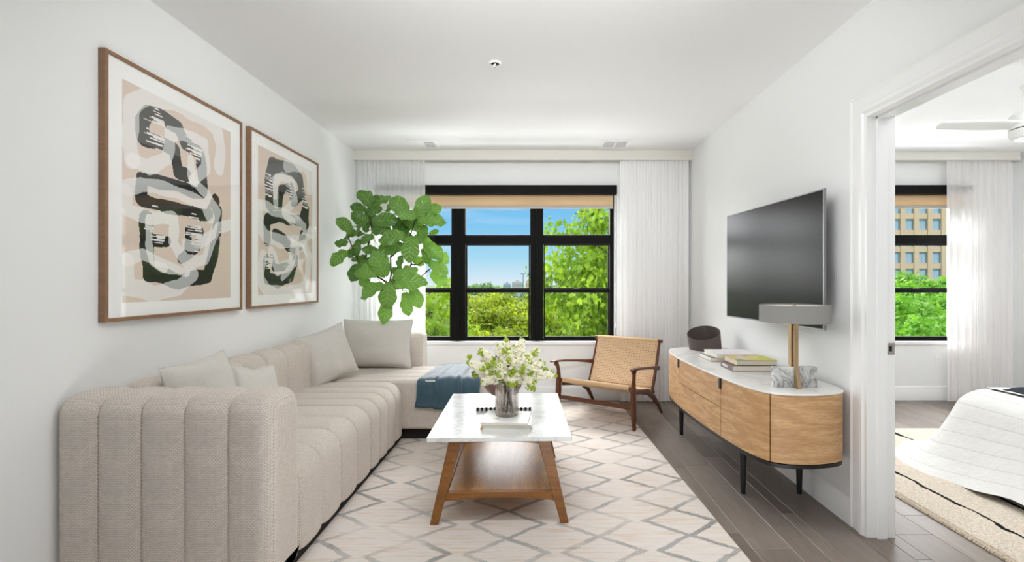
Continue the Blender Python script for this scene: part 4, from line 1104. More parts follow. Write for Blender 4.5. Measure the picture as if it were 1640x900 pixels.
art1_b = [([(165, 300), (160, 250), (180, 222), (235, 240), (275, 270), (300, 320), (345, 355), (352, 420), (352, 475)], .040),
          ([(165, 305), (225, 318), (262, 340), (275, 410), (300, 420)], .038),
          ([(158, 430), (250, 450), (350, 480)], .034), ([(158, 430), (160, 500), (250, 525), (370, 550), (395, 500)], .034),
          ([(175, 560), (172, 640), (185, 735), (280, 760), (370, 745), (380, 700), (395, 640), (400, 540)], .042),
          ([(285, 690), (335, 655), (345, 600), (310, 600), (308, 650)], .028), ([(165, 620), (240, 635)], .03)]
art1_w = [([(130, 370), (118, 300), (130, 195), (175, 165), (290, 200), (400, 270), (412, 330), (405, 400)], .045),
          ([(130, 370), (180, 400), (240, 370), (250, 290), (290, 290), (360, 320), (365, 400), (325, 440)], .036),
          ([(315, 370), (320, 430), (370, 490), (400, 540), (385, 610), (330, 650), (300, 640)], .030),
          ([(110, 460), (160, 448), (270, 475), (360, 515), (380, 560)], .036),
          ([(105, 470), (112, 535), (200, 560), (260, 560), (260, 640), (300, 700), (360, 690), (380, 640), (400, 590), (470, 570)], .034),
          ([(108, 700), (112, 780), (200, 798), (280, 780), (320, 740)], .042), ([(110, 690), (160, 675), (250, 720), (300, 730)], .030),
          ([(185, 560), (180, 640), (190, 700), (230, 720)], .020)]
artwork('framed abstract print on the left wall, the one above the near armrest', 2.09, 3.076, 1.112, 2.325, 2.185, 2.965, 1.195, 2.228, art1_b, art1_w, c1, 230, 1)
c2 = lambda x, y: to_wall(385 + x / 2.903, 190 + y / 2.903)
art2_b = [([(142, 400), (138, 260), (155, 215), (240, 235), (280, 280), (290, 350), (250, 380), (240, 330)], .052), ([(150, 400), (185, 400), (195, 330), (240, 320)], .040),
          ([(130, 560), (130, 465), (180, 455), (290, 480), (305, 400)], .045), ([(165, 540), (210, 560), (235, 610), (280, 590), (310, 500), (310, 420)], .045),
          ([(125, 660), (130, 740), (175, 760), (240, 730), (260, 660)], .045), ([(150, 650), (160, 690), (230, 690)], .03)]
art2_w = [([(170, 400), (165, 290), (200, 270), (250, 300), (260, 380), (210, 440), (250, 480)], .036), ([(220, 220), (300, 220), (325, 260), (325, 330)], .05),
          ([(90, 400), (90, 500), (120, 540), (180, 570), (290, 570), (330, 530)], .05), ([(100, 400), (170, 430), (250, 460), (300, 500)], .04),
          ([(110, 640), (95, 740), (130, 800), (220, 810), (310, 780), (325, 640), (300, 590), (250, 600), (240, 680), (180, 700), (150, 620)], .048), ([(270, 560), (270, 660), (200, 740)], .03)]
artwork('framed abstract print on the left wall, the one nearer the fig and window', 3.16, 4.163, 1.112, 2.33, 3.262, 4.06, 1.2, 2.235, art2_b, art2_w, c2, 230, 2)
# ---------------------------------------------------------------- fiddle-leaf fig
def leaf_mat():
    m = M('fig_leaf', '4f9a2c', .34, .5); g = N(m); co = g.co('UV'); s = g.sep(co)
    au = g.math('ABSOLUTE', s[0])
    mid = g.ramp(au, [(.02, 1.), (.06, 0.)])
    ph = g.math('FRACT', g.math('SUBTRACT', g.math('MULTIPLY', s[1], 6.5), g.math('MULTIPLY', au, 1.5)))
    lat = g.ramp(g.math('ABSOLUTE', g.math('SUBTRACT', ph, .5)), [(.0, 1.), (.075, 0.)])
    vein = g.math('MAXIMUM', mid, lat)
    oi = g.n('ObjectInfo'); at2 = g.n('Attribute'); at2.attribute_name = 'tone'
    base = g.mix(at2.outputs['Fac'], '1f4a15', '86b852')
    base = g.mix(g.ramp(g.noise(g.co(), 30, 3), [(.4, 0.), (.7, .35)]), base, '6a9e3c')
    g.base(g.mix(g.math('MULTIPLY', vein, .55), base, 'b4d48a'))
    rel = g.math('ABSOLUTE', g.math('SUBTRACT', ph, .5)); g.normal(g.bump(g.math('SUBTRACT', rel, g.math('MULTIPLY', mid, .5)), 1., .012))
    tl = g.n('BsdfTranslucent'); g.link(g.mix(at2.outputs['Fac'], '4a8022', '90c044'), tl.inputs[0]); ms = g.n('MixShader'); ms.inputs[0].default_value = .20
    out = m.node_tree.nodes['Material Output']; g.link(g.b.outputs[0], ms.inputs[1]); g.link(tl.outputs[0], ms.inputs[2]); g.link(ms.outputs[0], out.inputs[0])
    return m
def fig():
    PC = Vector((-1.50, 4.905, 0))
    t = thing('fiddle_leaf_fig', 'tall fiddle-leaf fig in the corner behind the sofa chaise', 'plant', PC)
    K = lambda x, y: (520 + x / 3.752, 290 + y / 3.752)
    # (crop x, y of the leaf's middle, length, screen angle of the tip (0 right, 90 up), depth Y, tone)
    LV = [(245, 100, 120, 125, 4.66, .25), (335, 112, 110, 35, 4.70, .30), (200, 158, 80, 165, 4.55, .15), (205, 222, 110, 150, 4.50, .20),
          (118, 265, 110, 130, 4.36, .40), (95, 370, 80, 178, 4.36, .35), (82, 458, 110, 225, 4.38, .55), (215, 275, 110, 215, 4.46, .30),
          (290, 180, 95, 200, 4.60, .15), (365, 235, 135, 10, 4.52, .22), (445, 140, 130, 140, 4.58, .45), (490, 195, 120, 165, 4.46, .60),
          (588, 150, 140, 60, 4.60, .55), (645, 180, 115, 25, 4.66, .55), (645, 238, 150, 8, 4.58, .50), (585, 315, 90, 60, 4.62, .50),
          (655, 305, 55, 20, 4.75, .65), (395, 335, 160, 185, 4.36, .45), (515, 410, 140, 265, 4.34, .45), (655, 425, 130, 320, 4.60, .60),
          (395, 400, 130, 190, 4.44, .30), (330, 495, 150, 110, 4.34, .50), (245, 550, 140, 165, 4.32, .62), (272, 655, 150, 200, 4.30, .60),
          (378, 690, 140, 265, 4.30, .50), (365, 782, 130, 262, 4.34, .78), (488, 740, 130, 280, 4.38, .85), (550, 700, 120, 295, 4.36, .80),
          (510, 600, 180, 5, 4.30, .58), (480, 545, 140, 25, 4.42, .62), (175, 560, 110, 245, 4.44, .12), (235, 600, 90, 290, 4.42, .8),
          (445, 490, 90, 240, 4.52, .20), (685, 520, 120, 330, 4.62, .85), (690, 585, 110, 325, 4.70, .95), (245, 345, 90, 195, 4.50, .35),
          (190, 400, 90, 250, 4.48, .22), (275, 415, 90, 160, 4.46, .25), (165, 430, 70, 235, 4.52, .15), (705, 455, 95, 320, 4.78, .95),
          (560, 350, 80, 20, 4.55, .5), (330, 285, 120, 170, 4.55, .18), (430, 255, 90, 90, 4.66, .25), (300, 130, 85, 245, 4.72, .15),
          (540, 255, 110, 340, 4.68, .4), (605, 455, 90, 290, 4.66, .35), (395, 155, 80, 200, 4.70, .2), (470, 235, 80, 50, 4.74, .3),
          (230, 500, 85, 200, 4.56, .3), (560, 480, 80, 330, 4.74, .9), (150, 330, 80, 200, 4.5, .25), (185, 305, 90, 170, 4.62, .12), (340, 430, 100, 205, 4.6, .15),
          (480, 330, 110, 150, 4.7, .2), (420, 600, 90, 200, 4.55, .2), (620, 380, 100, 300, 4.72, .7), (300, 240, 110, 330, 4.72, .12), (250, 250, 100, 80, 4.74, .1), (455, 300, 120, 20, 4.76, .1), (205, 460, 80, 190, 4.6, .2), (440, 560, 90, 300, 4.72, .15), (520, 250, 90, 210, 4.76, .15)]
    fr = random.Random(5); leaves = MB(); tones = []; pet = MB()
    # branch skeleton
    def k3(x, y, Y): px, py = K(x, y); return at(px, py, Y)
    base = Vector((-1.50, 4.905, .30)); crotch = k3(385, 640, 4.80); trunk_top = k3(380, 830, 4.86)
    BR = [[crotch, k3(400, 560, 4.75), k3(395, 460, 4.72), k3(440, 300, 4.70), k3(420, 200, 4.68)],
          [crotch, k3(360, 600, 4.75), k3(220, 515, 4.60), k3(180, 430, 4.52), k3(145, 345, 4.46), k3(150, 280, 4.45)],
          [k3(220, 515, 4.60), k3(245, 470, 4.62), k3(262, 380, 4.64), k3(285, 310, 4.66), k3(272, 220, 4.68), k3(270, 150, 4.70)],
          [crotch, k3(440, 650, 4.72), k3(520, 500, 4.70), k3(510, 340, 4.68), k3(530, 280, 4.66), k3(560, 200, 4.66)],
          [k3(440, 650, 4.72), k3(560, 590, 4.72), k3(625, 535, 4.74), k3(660, 500, 4.74)],
          [k3(520, 500, 4.70), k3(560, 505, 4.70), k3(592, 480, 4.72), k3(610, 440, 4.72)],
          [crotch, k3(380, 620, 4.62), k3(370, 600, 4.50), k3(360, 640, 4.42)],
          [crotch, k3(430, 640, 4.60), k3(450, 620, 4.48), k3(470, 660, 4.44)],
          [k3(245, 470, 4.62), k3(300, 450, 4.56), k3(360, 420, 4.48)], [k3(395, 460, 4.72), k3(440, 420, 4.60), k3(480, 360, 4.48)]]
    bb = MB(); nodes = []
    for i, b in enumerate(BR):
        r0 = .010 if i < 4 else .0075; bb.sweep(b, [r0 - (r0 - .004) * k / (len(b) - 1) for k in range(len(b))], 8)
        for p, q in zip(b[:-1], b[1:]):
            for k in range(4): nodes.append(p.lerp(q, k / 4))
        nodes.append(b[-1])
    tk = MB().sweep([base, base + Vector((.005, -.01, .3)), trunk_top, crotch], [.020, .017, .014, .012], 12)
    bark = wood('fig_bark', '4d3328', '392319', '2a1a12', (6, 6, 2), 6, .75, 10)
    W(tk, 'trunk', bark, t, smooth=60); W(bb, 'branches', bark, t, smooth=60)
    for x, y, L, ang, Y, tone in LV:
        px, py = K(x, y); c = at(px, py, Y); s = Y / 760 / 3.752; L3 = L * s * 1.12; a = R(ang)
        tipd = Vector((math.cos(a), fr.uniform(-.45, .25), math.sin(a))).normalized()
        nrm = Vector((fr.uniform(-.55, .55), -1, fr.uniform(.0, 1.0))).normalized()
        side = tipd.cross(nrm).normalized(); nrm = side.cross(tipd).normalized()
        p0 = c - tipd * L3 * .5; wd = L3 * fr.uniform(.34, .42); curl = fr.uniform(.08, .40); cup = fr.uniform(-.25, .35); ph = fr.uniform(0, 6)
        def outline(v): return (math.sin(math.pi * min(1, v) ** .8) ** .75 * (.62 + .5 * v) + .06) * (1 if v < .999 else .3) * (1 - .12 * math.exp(-((v - .38) / .12) ** 2))
        def fn(u, v):
            q = 2 * u - 1; ww = wd * outline(v) * (1 - .0 * v)
            lat = abs(q) * ww
            wave = .010 * math.sin(v * 17 + ph + (3 if q > 0 else 0)) * abs(q) ** 2 * (L3 / .2)
            h = -curl * L3 * (v - .3) ** 2 * 1.5 + cup * lat * abs(q) + wave - .003 * math.cos(v * 40) * (abs(q) > .2)
            vv = v * L3 - .0
            if v < .06: vv = v * L3
            lobes = .05 * L3 * q * q * (1 if v < .25 else 0)
            p = p0 + tipd * (vv - lobes) + side * (q * ww) + nrm * h
            p.x = max(p.x, -1.903); p.y = min(p.y, 5.045)
            return p
        n0 = len(leaves.f); leaves.grid(fn, 10, 16, uvf=lambda u, v: (2 * u - 1, v)); tones += [min(1, max(0, tone + fr.uniform(-.06, .06)))] * (len(leaves.f) - n0)
        nb = min(nodes, key=lambda q: (q - p0).length)
        m_ = (nb + p0) / 2 + Vector((0, 0, -.01)); pet.sweep([nb, m_, p0 + tipd * .01], .0028, 6)
    lo = W(leaves, 'leaves', leaf_mat(), t, smooth=180)
    a2 = lo.data.attributes.new('tone', 'FLOAT', 'FACE'); a2.data.foreach_set('value', tones)
    W(pet, 'leaf_stalks', M('leaf_stalk', '6f8a3c', .6, .3), t)
    W(MB().lathe([(.105, 0), (.12, .01), (.142, .30), (.145, .31), (.136, .315), (.130, .29)], 40, PC, cap1=False), 'pot', M('white_plant_pot', 'e4e1dc', .5, .4), t, smooth=50)
    W(MB().lathe([(.131, .27), (.131, .285)], 30, PC), 'soil', M('potting_soil', '3a2a20', .95, .1), t)
fig()

# ================================================================ BEDROOM
def rug_bed():
    m = M('ivory_shag_rug', 'e8dccb', .95, .1); g = N(m); s = g.sep(g.co())
    n1 = g.noise(g.co(scale=(1, 1, 1)), 2.6, 4, .6); n2 = g.noise(g.co(scale=(1, 3, 1)), 30, 3, .8)
    mask = None
    for x0, amp in ((2.42, .16), (2.74, .14), (3.05, .2), (3.5, .2), (4.2, .2)):
        d = g.math('ABSOLUTE', g.math('SUBTRACT', g.math('ADD', s[0], g.math('MULTIPLY', g.math('SUBTRACT', n1, .5), amp)), x0))
        wd = g.math('MULTIPLY_ADD', g.math('POWER', n1, 3.), .09, .0035); wd = g.math('MULTIPLY', wd, g.math('MULTIPLY_ADD', n2, 1.6, .1))
        l = g.math('LESS_THAN', d, wd); mask = l if mask is None else g.math('MAXIMUM', mask, l)
    vz = g.n('TexVoronoi'); vz.inputs['Scale'].default_value = 75; g.link(g.co(), vz.inputs['Vector'])
    b = g.mix(g.ramp(vz.outputs['Distance'], [(.15, 0.), (.75, .55)]), 'ede3d5', 'c2ae94')
    g.base(g.mix(mask, b, '1e1b1a')); g.normal(g.bump(vz.outputs['Distance'], .9, .008)).__class__
    o = MB().box((2.20, .6, .0005), (4.6, 4.13, .022)).build('bedroom_rug', m, bevel=.008)
    tag(o, 'ivory shag rug with thin wavy black lines under the bed', 'rug')
    fb = MB(); fr = random.Random(4)
    for k in range(900):
        y = .65 + 3.46 * k / 900; fb.sweep([(2.205, y, .012), (2.185, y + fr.uniform(-.004, .004), .013), (2.176, y + fr.uniform(-.006, .006), .003)], .0022, 4)
    fb.build('fringe', M('rug_fringe', 'dccdb8', .95, .1), o)
rug_bed()

def bed():
    t = thing('bed', 'bed covered by a white quilt on the ivory rug', 'bed', (3.85, 2.2, .022))
    qm = M('white_quilt', 'f1f0ee', .85, .15); g = N(qm); co = g.co('UV'); s = g.sep(co)
    # stitched rows that run along the bed
    f = g.math('PINGPONG', s[1], .045); groove = g.ramp(f, [(0, 0.), (.006, .6), (.03, 1.)])
    g.base(g.mix(g.ramp(f, [(0, 1.), (.0022, 0.)]), 'f1f0ee', 'dcdad6'))
    wr = g.noise(g.co(scale=(1, 1, 1)), 7, 4, .55); g.normal(g.bump(groove, .30, .008, g.bump(wr, .55, .03)))
    X0, X1, Y0, Y1, Zt = 3.00, 4.70, .75, 3.33, .565
    path = []; # outline of the mattress top: from near end up the left side, round the corner, along the foot
    rc = .12
    for i in range(40): path.append((X0, Y0 + (Y1 - rc - Y0) * i / 40, -1, 0))
    for i in range(17):
        a = R(180 - 90 * i / 16); path.append((X0 + rc + rc * math.cos(a), Y1 - rc + rc * math.sin(a), math.cos(a), math.sin(a)))
    for i in range(1, 30): path.append((X0 + rc + (X1 - X0 - rc) * i / 29, Y1, 0, 1))
    nP = len(path) - 1; arc = [0]
    for i in range(nP): arc.append(arc[-1] + math.hypot(path[i + 1][0] - path[i][0], path[i + 1][1] - path[i][1]))
    nV = 30; cr_i = 48
    def fn(u, v):
        i = min(nP, int(round(u * nP))); x, y, nx, ny = path[i]; a = arc[i]
        cor = math.exp(-((i - cr_i) / 10) ** 2)
        near = max(0, 1 - abs(i - 40) / 40)
        fl = .34 + .16 * cor + .03 * math.sin(a * 5.2 + .5) + .02 * math.sin(a * 11)
        zh = .035 + .075 * (1 - min(1, max(0, (i - 8) / 30))) - .03 * cor + .02 * math.sin(a * 7 + 1)
        zh = max(zh, .012)
        if v < .25:   # on top, rolling over the edge
            q = v / .25; r_ = .16; ang = q * math.pi / 2 * .8
            ox = -.10 + .10 * q + r_ * math.sin(ang) * .45; z = Zt - r_ * (1 - math.cos(ang)) * .9 - .004
            o_end = .16 * math.sin(math.pi / 2 * .8) * .45
        else:
            q = (v - .25) / .75; ang = math.pi / 2 * .8; zs = Zt - .16 * (1 - math.cos(ang)) * .9 - .004; os_ = .16 * math.sin(ang) * .45
            ease = q ** (1.15 + 1.1 * cor)
            ox = os_ + (fl - os_) * (.62 * q + .38 * ease * q); z = zs + (zh - zs) * (1 - (1 - q) ** (1.05 + .5 * cor))
            fold = (.028 * math.sin(a * 9 + 1.5) + .018 * math.sin(a * 21 + q * 2)) * q ** 1.3; ox += fold
        return (x + nx * ox, y + ny * ox, z)
    def uvf(u, v):
        i = min(nP, int(round(u * nP))); return (arc[i], v * .72)
    mb = MB().grid(fn, nP, nV, uvf=uvf)
    # top field
    def top(u, v):
        x = X0 + .09 + (X1 - X0) * u; y = Y0 + (Y1 - .09 - Y0) * v
        return (x, y, Zt + .006 + .006 * mnoise.noise(Vector((x * 4, y * 4, 0))))
    mb.grid(top, 16, 24, uvf=lambda u, v: (v * 2.6, u * 1.7))
    W(mb, 'quilt', qm, t, smooth=180)
    W(MB().box((X0 + .06, Y0, .22), (X1 + .1, Y1 - .05, Zt - .02)), 'mattress', M('mattress_cloth', 'e8e6e2', .9, .1), t, bevel=.04)
    W(MB().box((X0 + .03, Y0 - .06, .12), (X1 + .12, Y1 - .03, .215)), 'bed_frame', M('dark_bed_frame', '2a2523', .6, .3), t, bevel=.01)
    for x in (X0 + .10, X1):
        for y in (Y0 + .05, Y1 - .12):
            W(MB().box((x - .03, y - .03, .0225), (x + .03, y + .03, .13)), 'leg', mt['blackmetal'], t)
    W(MB().box((X0, Y0 - .14, .10), (X1 + .15, Y0 - .06, 1.05)), 'headboard', M('headboard_cloth', 'cfc8be', .9, .1), t, bevel=.02)
    th = thing('bed_throw', 'dark navy knitted throw lying across the white quilt', 'blanket', (3.6, 3.1, .58))
    tm = M('dark_navy_knit', '2c333b', .9, .15); g = N(tm); g.normal(g.bump(g.noise(g.co(scale=(60, 60, 60)), 2, 3), .6, .004))
    mb = MB()
    for k, (xa, ya, yb, lift) in enumerate(((3.12, 2.86, 3.16, .010), (3.22, 2.80, 3.19, .030), (3.22, 3.0, 3.17, .045))):
        mb.grid(lambda u, v: (xa + (4.6 - xa) * u, ya + (yb - ya) * v + .02 * math.sin(u * 9 + k), .574 + lift * (math.sin(math.pi * v) ** .5 if 0 < v < 1 else 0) * min(1, u * 12) + .004 * math.sin(u * 30 + v * 6)), 40, 10)
    W(mb, 'cloth', tm, th, smooth=180, solid=.006)
bed()

def fan():
    C = Vector((3.50, 3.33, HB)); t = thing('ceiling_fan', 'white three-blade ceiling fan with a round light in the bedroom', 'fan', C)
    fm = M('fan_white', 'e2e2e0', .4, .4)
    MB().lathe([(.065, 0), (.065, -.012), (.045, -.045), (.018, -.055)], 40).build('canopy', fm, t, smooth=40)
    MB().lathe([(.012, -.05), (.012, -.20)], 16).build('downrod', fm, t, smooth=40)
    MB().lathe([(.03, -.185), (.112, -.205), (.122, -.215), (.124, -.305), (.118, -.309)], 56).build('motor_housing', fm, t, smooth=30)
    MB().lathe([(.115, -.309), (.115, -.316)], 48).build('gap_ring', mt['blackmetal'], t, smooth=40)
    MB().lathe([(.124, -.316), (.124, -.345), (.112, -.372), (.092, -.380), (.092, -.374)], 56, cap1=False).build('light_kit', fm, t, smooth=30)
    em = bpy.data.materials.new('lit_diffuser'); em.use_nodes = True; b = em.node_tree.nodes['Principled BSDF']
    b.inputs['Base Color'].default_value = (1, 1, 1, 1); b.inputs['Emission Color'].default_value = (1, .98, .94, 1); b.inputs['Emission Strength'].default_value = 3.0
    MB().lathe([(.092, -.376), (.07, -.386), (.001, -.390)], 48, cap0=False).build('light_diffuser', em, [c for c in COL.objects if c.parent is t and c.name.startswith('light_kit')][0], smooth=60)
    for ang in (180, 238 + 16, 10):
        a = R(ang); d = Vector((math.cos(a), math.sin(a), 0)); s = Vector((-math.sin(a), math.cos(a), 0)); mb = MB()
        def fn(u, v):
            r_ = .10 + .56 * u; w_ = (.048 + .020 * math.sin(math.pi * min(1, u * 1.2)) ) * (1 if u < .93 else math.sqrt(max(.02, 1 - ((u - .93) / .075) ** 2)))
            p = d * r_ + s * w_ * (2 * v - 1); return (p.x, p.y, -.287 + .012 * (2 * v - 1) + .0 * u)
        mb.grid(fn, 26, 4).build('blade', fm, t, solid=.007, smooth=60)
fan()

# ================================================================ OUTSIDE
grass = M('far_green_ground', '4f6b2c', .95, .1); g = N(grass); g.base(g.mix(g.ramp(g.noise(g.co(), .05, 4), [(.4, 0.), (.6, 1.)]), '47632a', '6c7f45'))
o = MB().box((-900, 7, -9.4), (900, 1500, -9)).build('ground', grass); structure(o)

def leafy_mat(name, dark, light, trans):
    m = M(name, dark, .55, .25); g = N(m); a2 = g.n('Attribute'); a2.attribute_name = 'tone'
    g.base(g.mix(a2.outputs['Fac'], dark, light))
    tl = g.n('BsdfTranslucent'); g.link(g.mix(a2.outputs['Fac'], dark, trans), tl.inputs[0]); ms = g.n('MixShader'); ms.inputs[0].default_value = .40
    out = m.node_tree.nodes['Material Output']; g.link(g.b.outputs[0], ms.inputs[1]); g.link(tl.outputs[0], ms.inputs[2]); g.link(ms.outputs[0], out.inputs[0])
    return m
def crown_mesh(name, seed, n_clump, per, leaf, clump_r, mat, shape='oval', core=True, fill=.0, maple=False):
    """unit crown (radius 1) of leaves gathered in clumps; leaf and clump sizes relative to the crown"""
    rs = np.random.RandomState(seed); V = []; F_ = []; T = []
    d = rs.normal(size=(n_clump, 3)); d /= np.linalg.norm(d, axis=1, keepdims=True); d[:, 2] *= .92
    rad = .62 + .33 * rs.rand(n_clump) if fill == 0 else (rs.rand(n_clump) ** (1 / fill)) * .95
    C = d * rad[:, None]; tn = rs.rand(n_clump)
    if maple: star = np.array([(0, -.15), (.28, -.42), (.30, -.12), (.62, -.05), (.40, .18), (.46, .46), (.16, .36), (0, .85), (-.16, .36), (-.46, .46), (-.40, .18), (-.62, -.05), (-.30, -.12), (-.28, -.42)])
    else: star = np.array([(0, -.7), (.42, -.15), (.30, .4), (0, .8), (-.30, .4), (-.42, -.15)])
    K = len(star)
    P = np.repeat(C, per, 0); n = len(P); off = rs.normal(size=(n, 3)); off /= np.linalg.norm(off, axis=1, keepdims=True); off *= (clump_r * (.45 + .55 * rs.rand(n)) * (.7 + .6 * np.repeat(rs.rand(n_clump), per)))[:, None]
    P = P + off * np.array([1, 1, .8]); nr = off / np.linalg.norm(off, axis=1, keepdims=True) * .8 + rs.normal(size=(n, 3)) * .55 + np.array([0, 0, .35]); nr /= np.linalg.norm(nr, axis=1, keepdims=True)
    up = rs.normal(size=(n, 3)); a = np.cross(nr, up); a /= np.linalg.norm(a, axis=1, keepdims=True); b = np.cross(nr, a)
    sz = leaf * (.6 + .8 * rs.rand(n)); vs = P[:, None, :] + (a[:, None, :] * star[None, :, 0, None] + b[:, None, :] * star[None, :, 1, None]) * sz[:, None, None]
    vs = vs + nr[:, None, :] * (np.abs(star[None, :, 0, None]) * sz[:, None, None] * .35)
    tone = np.clip(.15 + .5 * np.repeat(tn, per) + .4 * rs.rand(n), 0, 1)
    vs = vs.reshape(-1, 3); me = bpy.data.meshes.new(name); me.vertices.add(len(vs)); me.vertices.foreach_set('co', vs.ravel().astype(np.float32))
    me.loops.add(n * K); me.loops.foreach_set('vertex_index', np.arange(n * K, dtype=np.int32)); me.polygons.add(n)
    me.polygons.foreach_set('loop_start', np.arange(0, n * K, K, dtype=np.int32)); me.polygons.foreach_set('loop_total', np.full(n, K, dtype=np.int32))
    me.update(calc_edges=True); at2 = me.attributes.new('tone', 'FLOAT', 'FACE'); at2.data.foreach_set('value', tone.astype(np.float32)); me.materials.append(mat)
    return me
lm1 = leafy_mat('sunlit_canopy_leaf', '4c6a18', 'b0bc30', 'bccc30'); lm2 = leafy_mat('maple_leaf', '3a6416', '9cba2e', 'a8cc34'); lm3 = leafy_mat('distant_tree_leaf', '4c7440', '7f9f5a', '86a860')
lm4 = leafy_mat('courtyard_leaf', '4c8a1c', '9cd040', 'a8e040')
trunk_m = M('tree_bark', '5d4c3c', .9, .1); core_m = M('crown_inner_branches', '2c3d12', .95, .05)
def trunk_mesh(name, h, r, seed, nb=14, spread=.75):
    fr = random.Random(seed); mb = MB().sweep([(0, 0, -h), (.02, 0, -h * .5), (0, .02, 0), (0, 0, .6)], [r, r * .8, r * .55, r * .2], 8)
    for k in range(nb):
        z0 = fr.uniform(-.75, .4); a = fr.uniform(0, 6.28); L = fr.uniform(.4, .78) * spread; p = Vector((0, 0, z0)); q = Vector((L * math.cos(a), L * math.sin(a), z0 + fr.uniform(.1, .5)))
        mb.sweep([p, p.lerp(q, .5) + Vector((0, 0, .05)), q], [r * .35, r * .2, r * .06], 5)
    return mb
canopy = [crown_mesh('canopy_crown', 10 + i, 130, 95, .045, .20, lm1) for i in range(3)]
tr_src = trunk_mesh('trunk', 4, .05, 1).build('trunk', trunk_m); tmesh = tr_src.data; bpy.data.objects.remove(tr_src)
def tree(name, label, loc, s, cm_, group, squash=1., rz=0, th=None):
    t = thing(name, label, 'tree', loc, rz, group); t.scale = (s, s, s * squash)
    for nm, me in (('crown', cm_), ('trunk', th or tmesh)):
        o = bpy.data.objects.new(nm, me); COL.objects.link(o); o.parent = t
    return t
# canopy below the living-room windows
fr = random.Random(21); spots = []
for row, (Y, n, zt, s) in enumerate(((13.0, 5, -1.2, 2.5), (17.5, 6, -.15, 2.8), (23, 8, .35, 3.1), (30, 9, .55, 3.4), (41, 11, .75, 3.9))):
    for k in range(n):
        half = Y * .42; x = -half * .9 - .3 + (k + .5 * (row % 2)) / (n - .5) * half * 1.8
        spots.append((x + fr.uniform(-.4, .4), Y + fr.uniform(-.9, .9), zt + fr.uniform(-.3, .25), s * fr.uniform(.9, 1.1), row))
rows = ('nearest row, at the foot of the living room panes', 'second row beyond the living room window', 'middle row beyond the living room window', 'fourth row beyond the living room window', 'farthest row, just under the horizon')
for i, (x, y, zt, s, row) in enumerate(spots):
    tree('broadleaf_tree', 'yellow-green canopy tree in the ' + rows[row], (x, y, zt - s * .95), s, canopy[i % 3], 'yellow-green canopy trees in the ' + rows[row].split(',')[0], rz=i * 1.3)
# the two big trees close to the building
maple = [crown_mesh('maple_crown', 31, 380, 75, .034, .15, lm2, fill=2.2, maple=True), crown_mesh('maple_crown_b', 34, 170, 42, .050, .18, lm2, fill=2.2, maple=True)]
tm_b = trunk_mesh('trunk_b', 4.2, .045, 3, 26, 1.0).build('trunk', trunk_m); tb_me = tm_b.data; bpy.data.objects.remove(tm_b)
tree('maple_tree', 'large bright maple filling the right bay of the living room window', (2.36, 10.3, 1.05), 2.42, maple[0], None, 1.30, 0, tb_me)
tree('maple_tree', 'bright maple seen in the left bay of the living room window, beside the fig', (-3.75, 11.5, -.25), 2.45, maple[1], None, 1.0, 1, tb_me)
# far tree line, skyline, lamp mast
far = crown_mesh('far_crown', 50, 60, 60, .07, .25, lm3)
HZ = ('leftmost in the centre pane', 'tallest in the centre pane', 'right of the tallest in the centre pane', 'just left of the far buildings', 'behind the left window mullion', 'low in the left pane beside the fig', 'beside the lamp mast', 'behind the right window mullion', 'behind the left half of the big maple', 'behind the right half of the big maple')
for i, (px, Y, zt, s) in enumerate(((752, 150, -.2, 5), (773, 160, .5, 6), (796, 170, -.8, 5), (812, 190, -1.4, 5), (733, 170, .2, 6), (708, 160, -.8, 6), (848, 140, -1.6, 4), (866, 160, -1.4, 6), (905, 170, -1.0, 7), (950, 180, -1.0, 7))):
    p = at(px, 452, Y); tree('distant_tree', 'hazy dark green tree on the horizon, ' + HZ[i], (p.x, Y, 1.29 + zt - s * .75 - 1.2), s, far, 'hazy trees on the horizon', rz=i)
def far_block(px0, px1, y_top, Y, col, label, nwin):
    a, b = at(px0, y_top, Y), at(px1, 460, Y); t = thing('distant_building', label, 'building', ((a.x + b.x) / 2, Y, -9)); w_ = (b.x - a.x) / 2; h = a.z + 9
    MB().box((-w_, 0, 0), (w_, 12, h)).box((-w_ * .4, 2, h), (w_ * .3, 6, h + 1.2)).build('walls', M('distant_wall', col, .9, .1), t)
    for k in range(nwin):
        x = -w_ + (k + .5) * 2 * w_ / nwin; MB().box((x - w_ / nwin * .5, -.1, h - 3.4), (x + w_ / nwin * .5, .05, h - 1.6)).build('window_strip', M('distant_window', '8c9aa6', .4, .5), t)
far_block(820, 838, 451.5, 330, 'c9c4c2', 'pale grey far building on the skyline left of the lamp mast', 6)
far_block(842, 852, 450, 300, 'e6c0a8', 'pinkish far building on the skyline right of the lamp mast', 4)
far_block(806, 818, 454, 400, 'b3bcc4', 'bluish grey low far building on the skyline, leftmost', 4)
mast = thing('lamp_mast', 'tall thin floodlight mast on the horizon in the centre window pane', 'lamp', (at(838, 452, 90).x, 90, -9))
MB().sweep([(0, 0, 0), (0, 0, 11.95)], .09, 8).build('pole', M('mast_grey', '9aa4aa', .6, .3), mast)
MB().box((-.55, -.1, 11.9), (.55, .1, 12.02)).box((-.55, -.15, 11.78), (-.2, .15, 11.9)).box((.2, -.15, 11.78), (.55, .15, 11.9)).build('floodlights', M('mast_head', 'b4bcc0', .6, .3), mast)

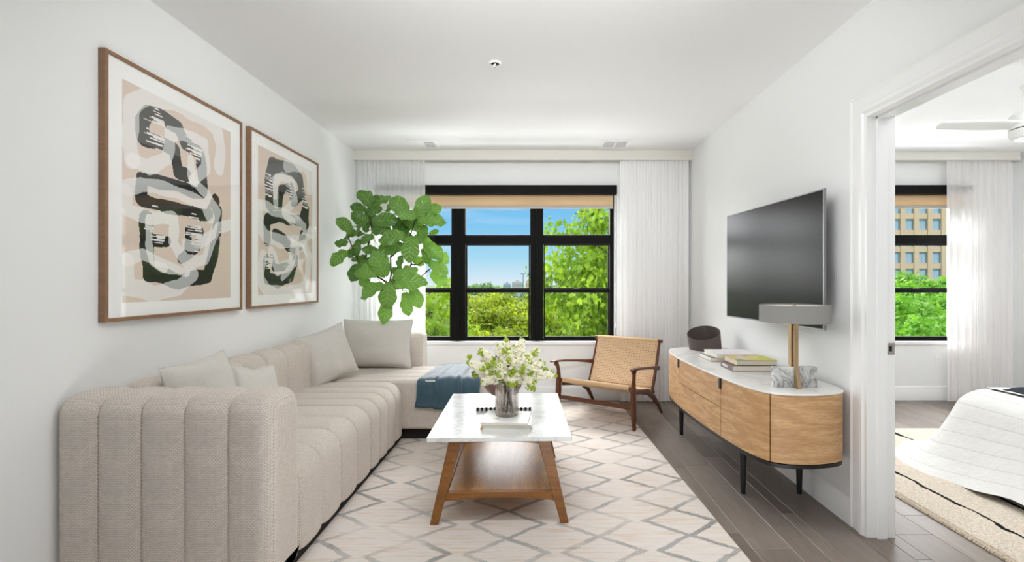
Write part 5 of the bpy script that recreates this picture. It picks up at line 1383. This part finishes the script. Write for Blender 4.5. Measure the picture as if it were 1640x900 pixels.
# office block and courtyard trees seen through the bedroom window
ob_ = thing('office_building', 'tan office building with a grid of blue-grey windows outside the bedroom window', 'building', (78, 95, -12))
tan = M('tan_precast', 'f0d4b4', .85, .1); g = N(tan); g.base(g.mix(g.noise(g.co(), .6, 3), 'f6cba2', 'fad8b8'))
BW, BHh = 24, 46
MB().box((-BW, .55, 0), (BW, 30, BHh)).build('core', M('spandrel', 'e6c09c', .85, .1), ob_)
cols, rowsz = 17, 13; pit, fl_ = 2.72, 3.32
zb = 12 + 1.29 + (452 - 437) / 760 * 95 - 1.3 - 5 * fl_
grid = MB()
for c in range(cols + 1): x = -BW + .9 + c * pit; grid.box((x - .48, 0, 0), (x + .48, .55, BHh))
for r in range(15): z = zb + r * fl_; grid.box((-BW, .12, z - 1.15), (BW, .55, z - .05))
grid.build('piers', tan, ob_)
wm_ = M('office_glass', 'b4cce0', .12, .7); wf_ = M('office_mullion', 'd8d2c8', .5, .3)
n_ = 0
for r in range(2, 10):
    for c in range(1, 13):
        x = -BW + .9 + c * pit; z = zb + r * fl_
        wn = MB().box((x + .52, .40, z), (x + pit - .52, .46, z + 2.1)).build('window', wm_, ob_)
        if c < 9: MB().box((x + pit / 2 - .06, .36, z), (x + pit / 2 + .06, .41, z + 2.1)).build('mullion', wf_, wn)
court = crown_mesh('courtyard_crown', 71, 150, 100, .042, .19, lm4)
CT = ('back row, left, against the office building', 'back row, tallest, against the office building', 'back row, right, near the curtain', 'back row, behind the sheer curtain', 'back row, hidden by the door jamb', 'middle row, left of the low pane', 'middle row, centre of the low pane', 'middle row, at the curtain edge', 'nearest, lower left of the low pane', 'nearest, lower right of the low pane', 'middle row, behind the sheer curtain')
for i, (px, Y, ytop, s) in enumerate(((1432, 19, 446, 2.4), (1465, 20, 431, 2.5), (1500, 19.5, 441, 2.3), (1540, 20, 436, 2.6), (1405, 21, 440, 2.4), (1425, 14, 468, 2.2), (1475, 14.5, 466, 2.3), (1525, 14, 470, 2.3), (1450, 11.5, 500, 2.0), (1505, 11.5, 503, 2.0), (1580, 14.5, 462, 2.3))):
    p = at(px, ytop, Y); tree('courtyard_tree', 'bright green tree outside the bedroom window, ' + CT[i], (p.x, Y, p.z - s * .95), s, court, 'courtyard trees outside the bedroom window', rz=i * 2.1)
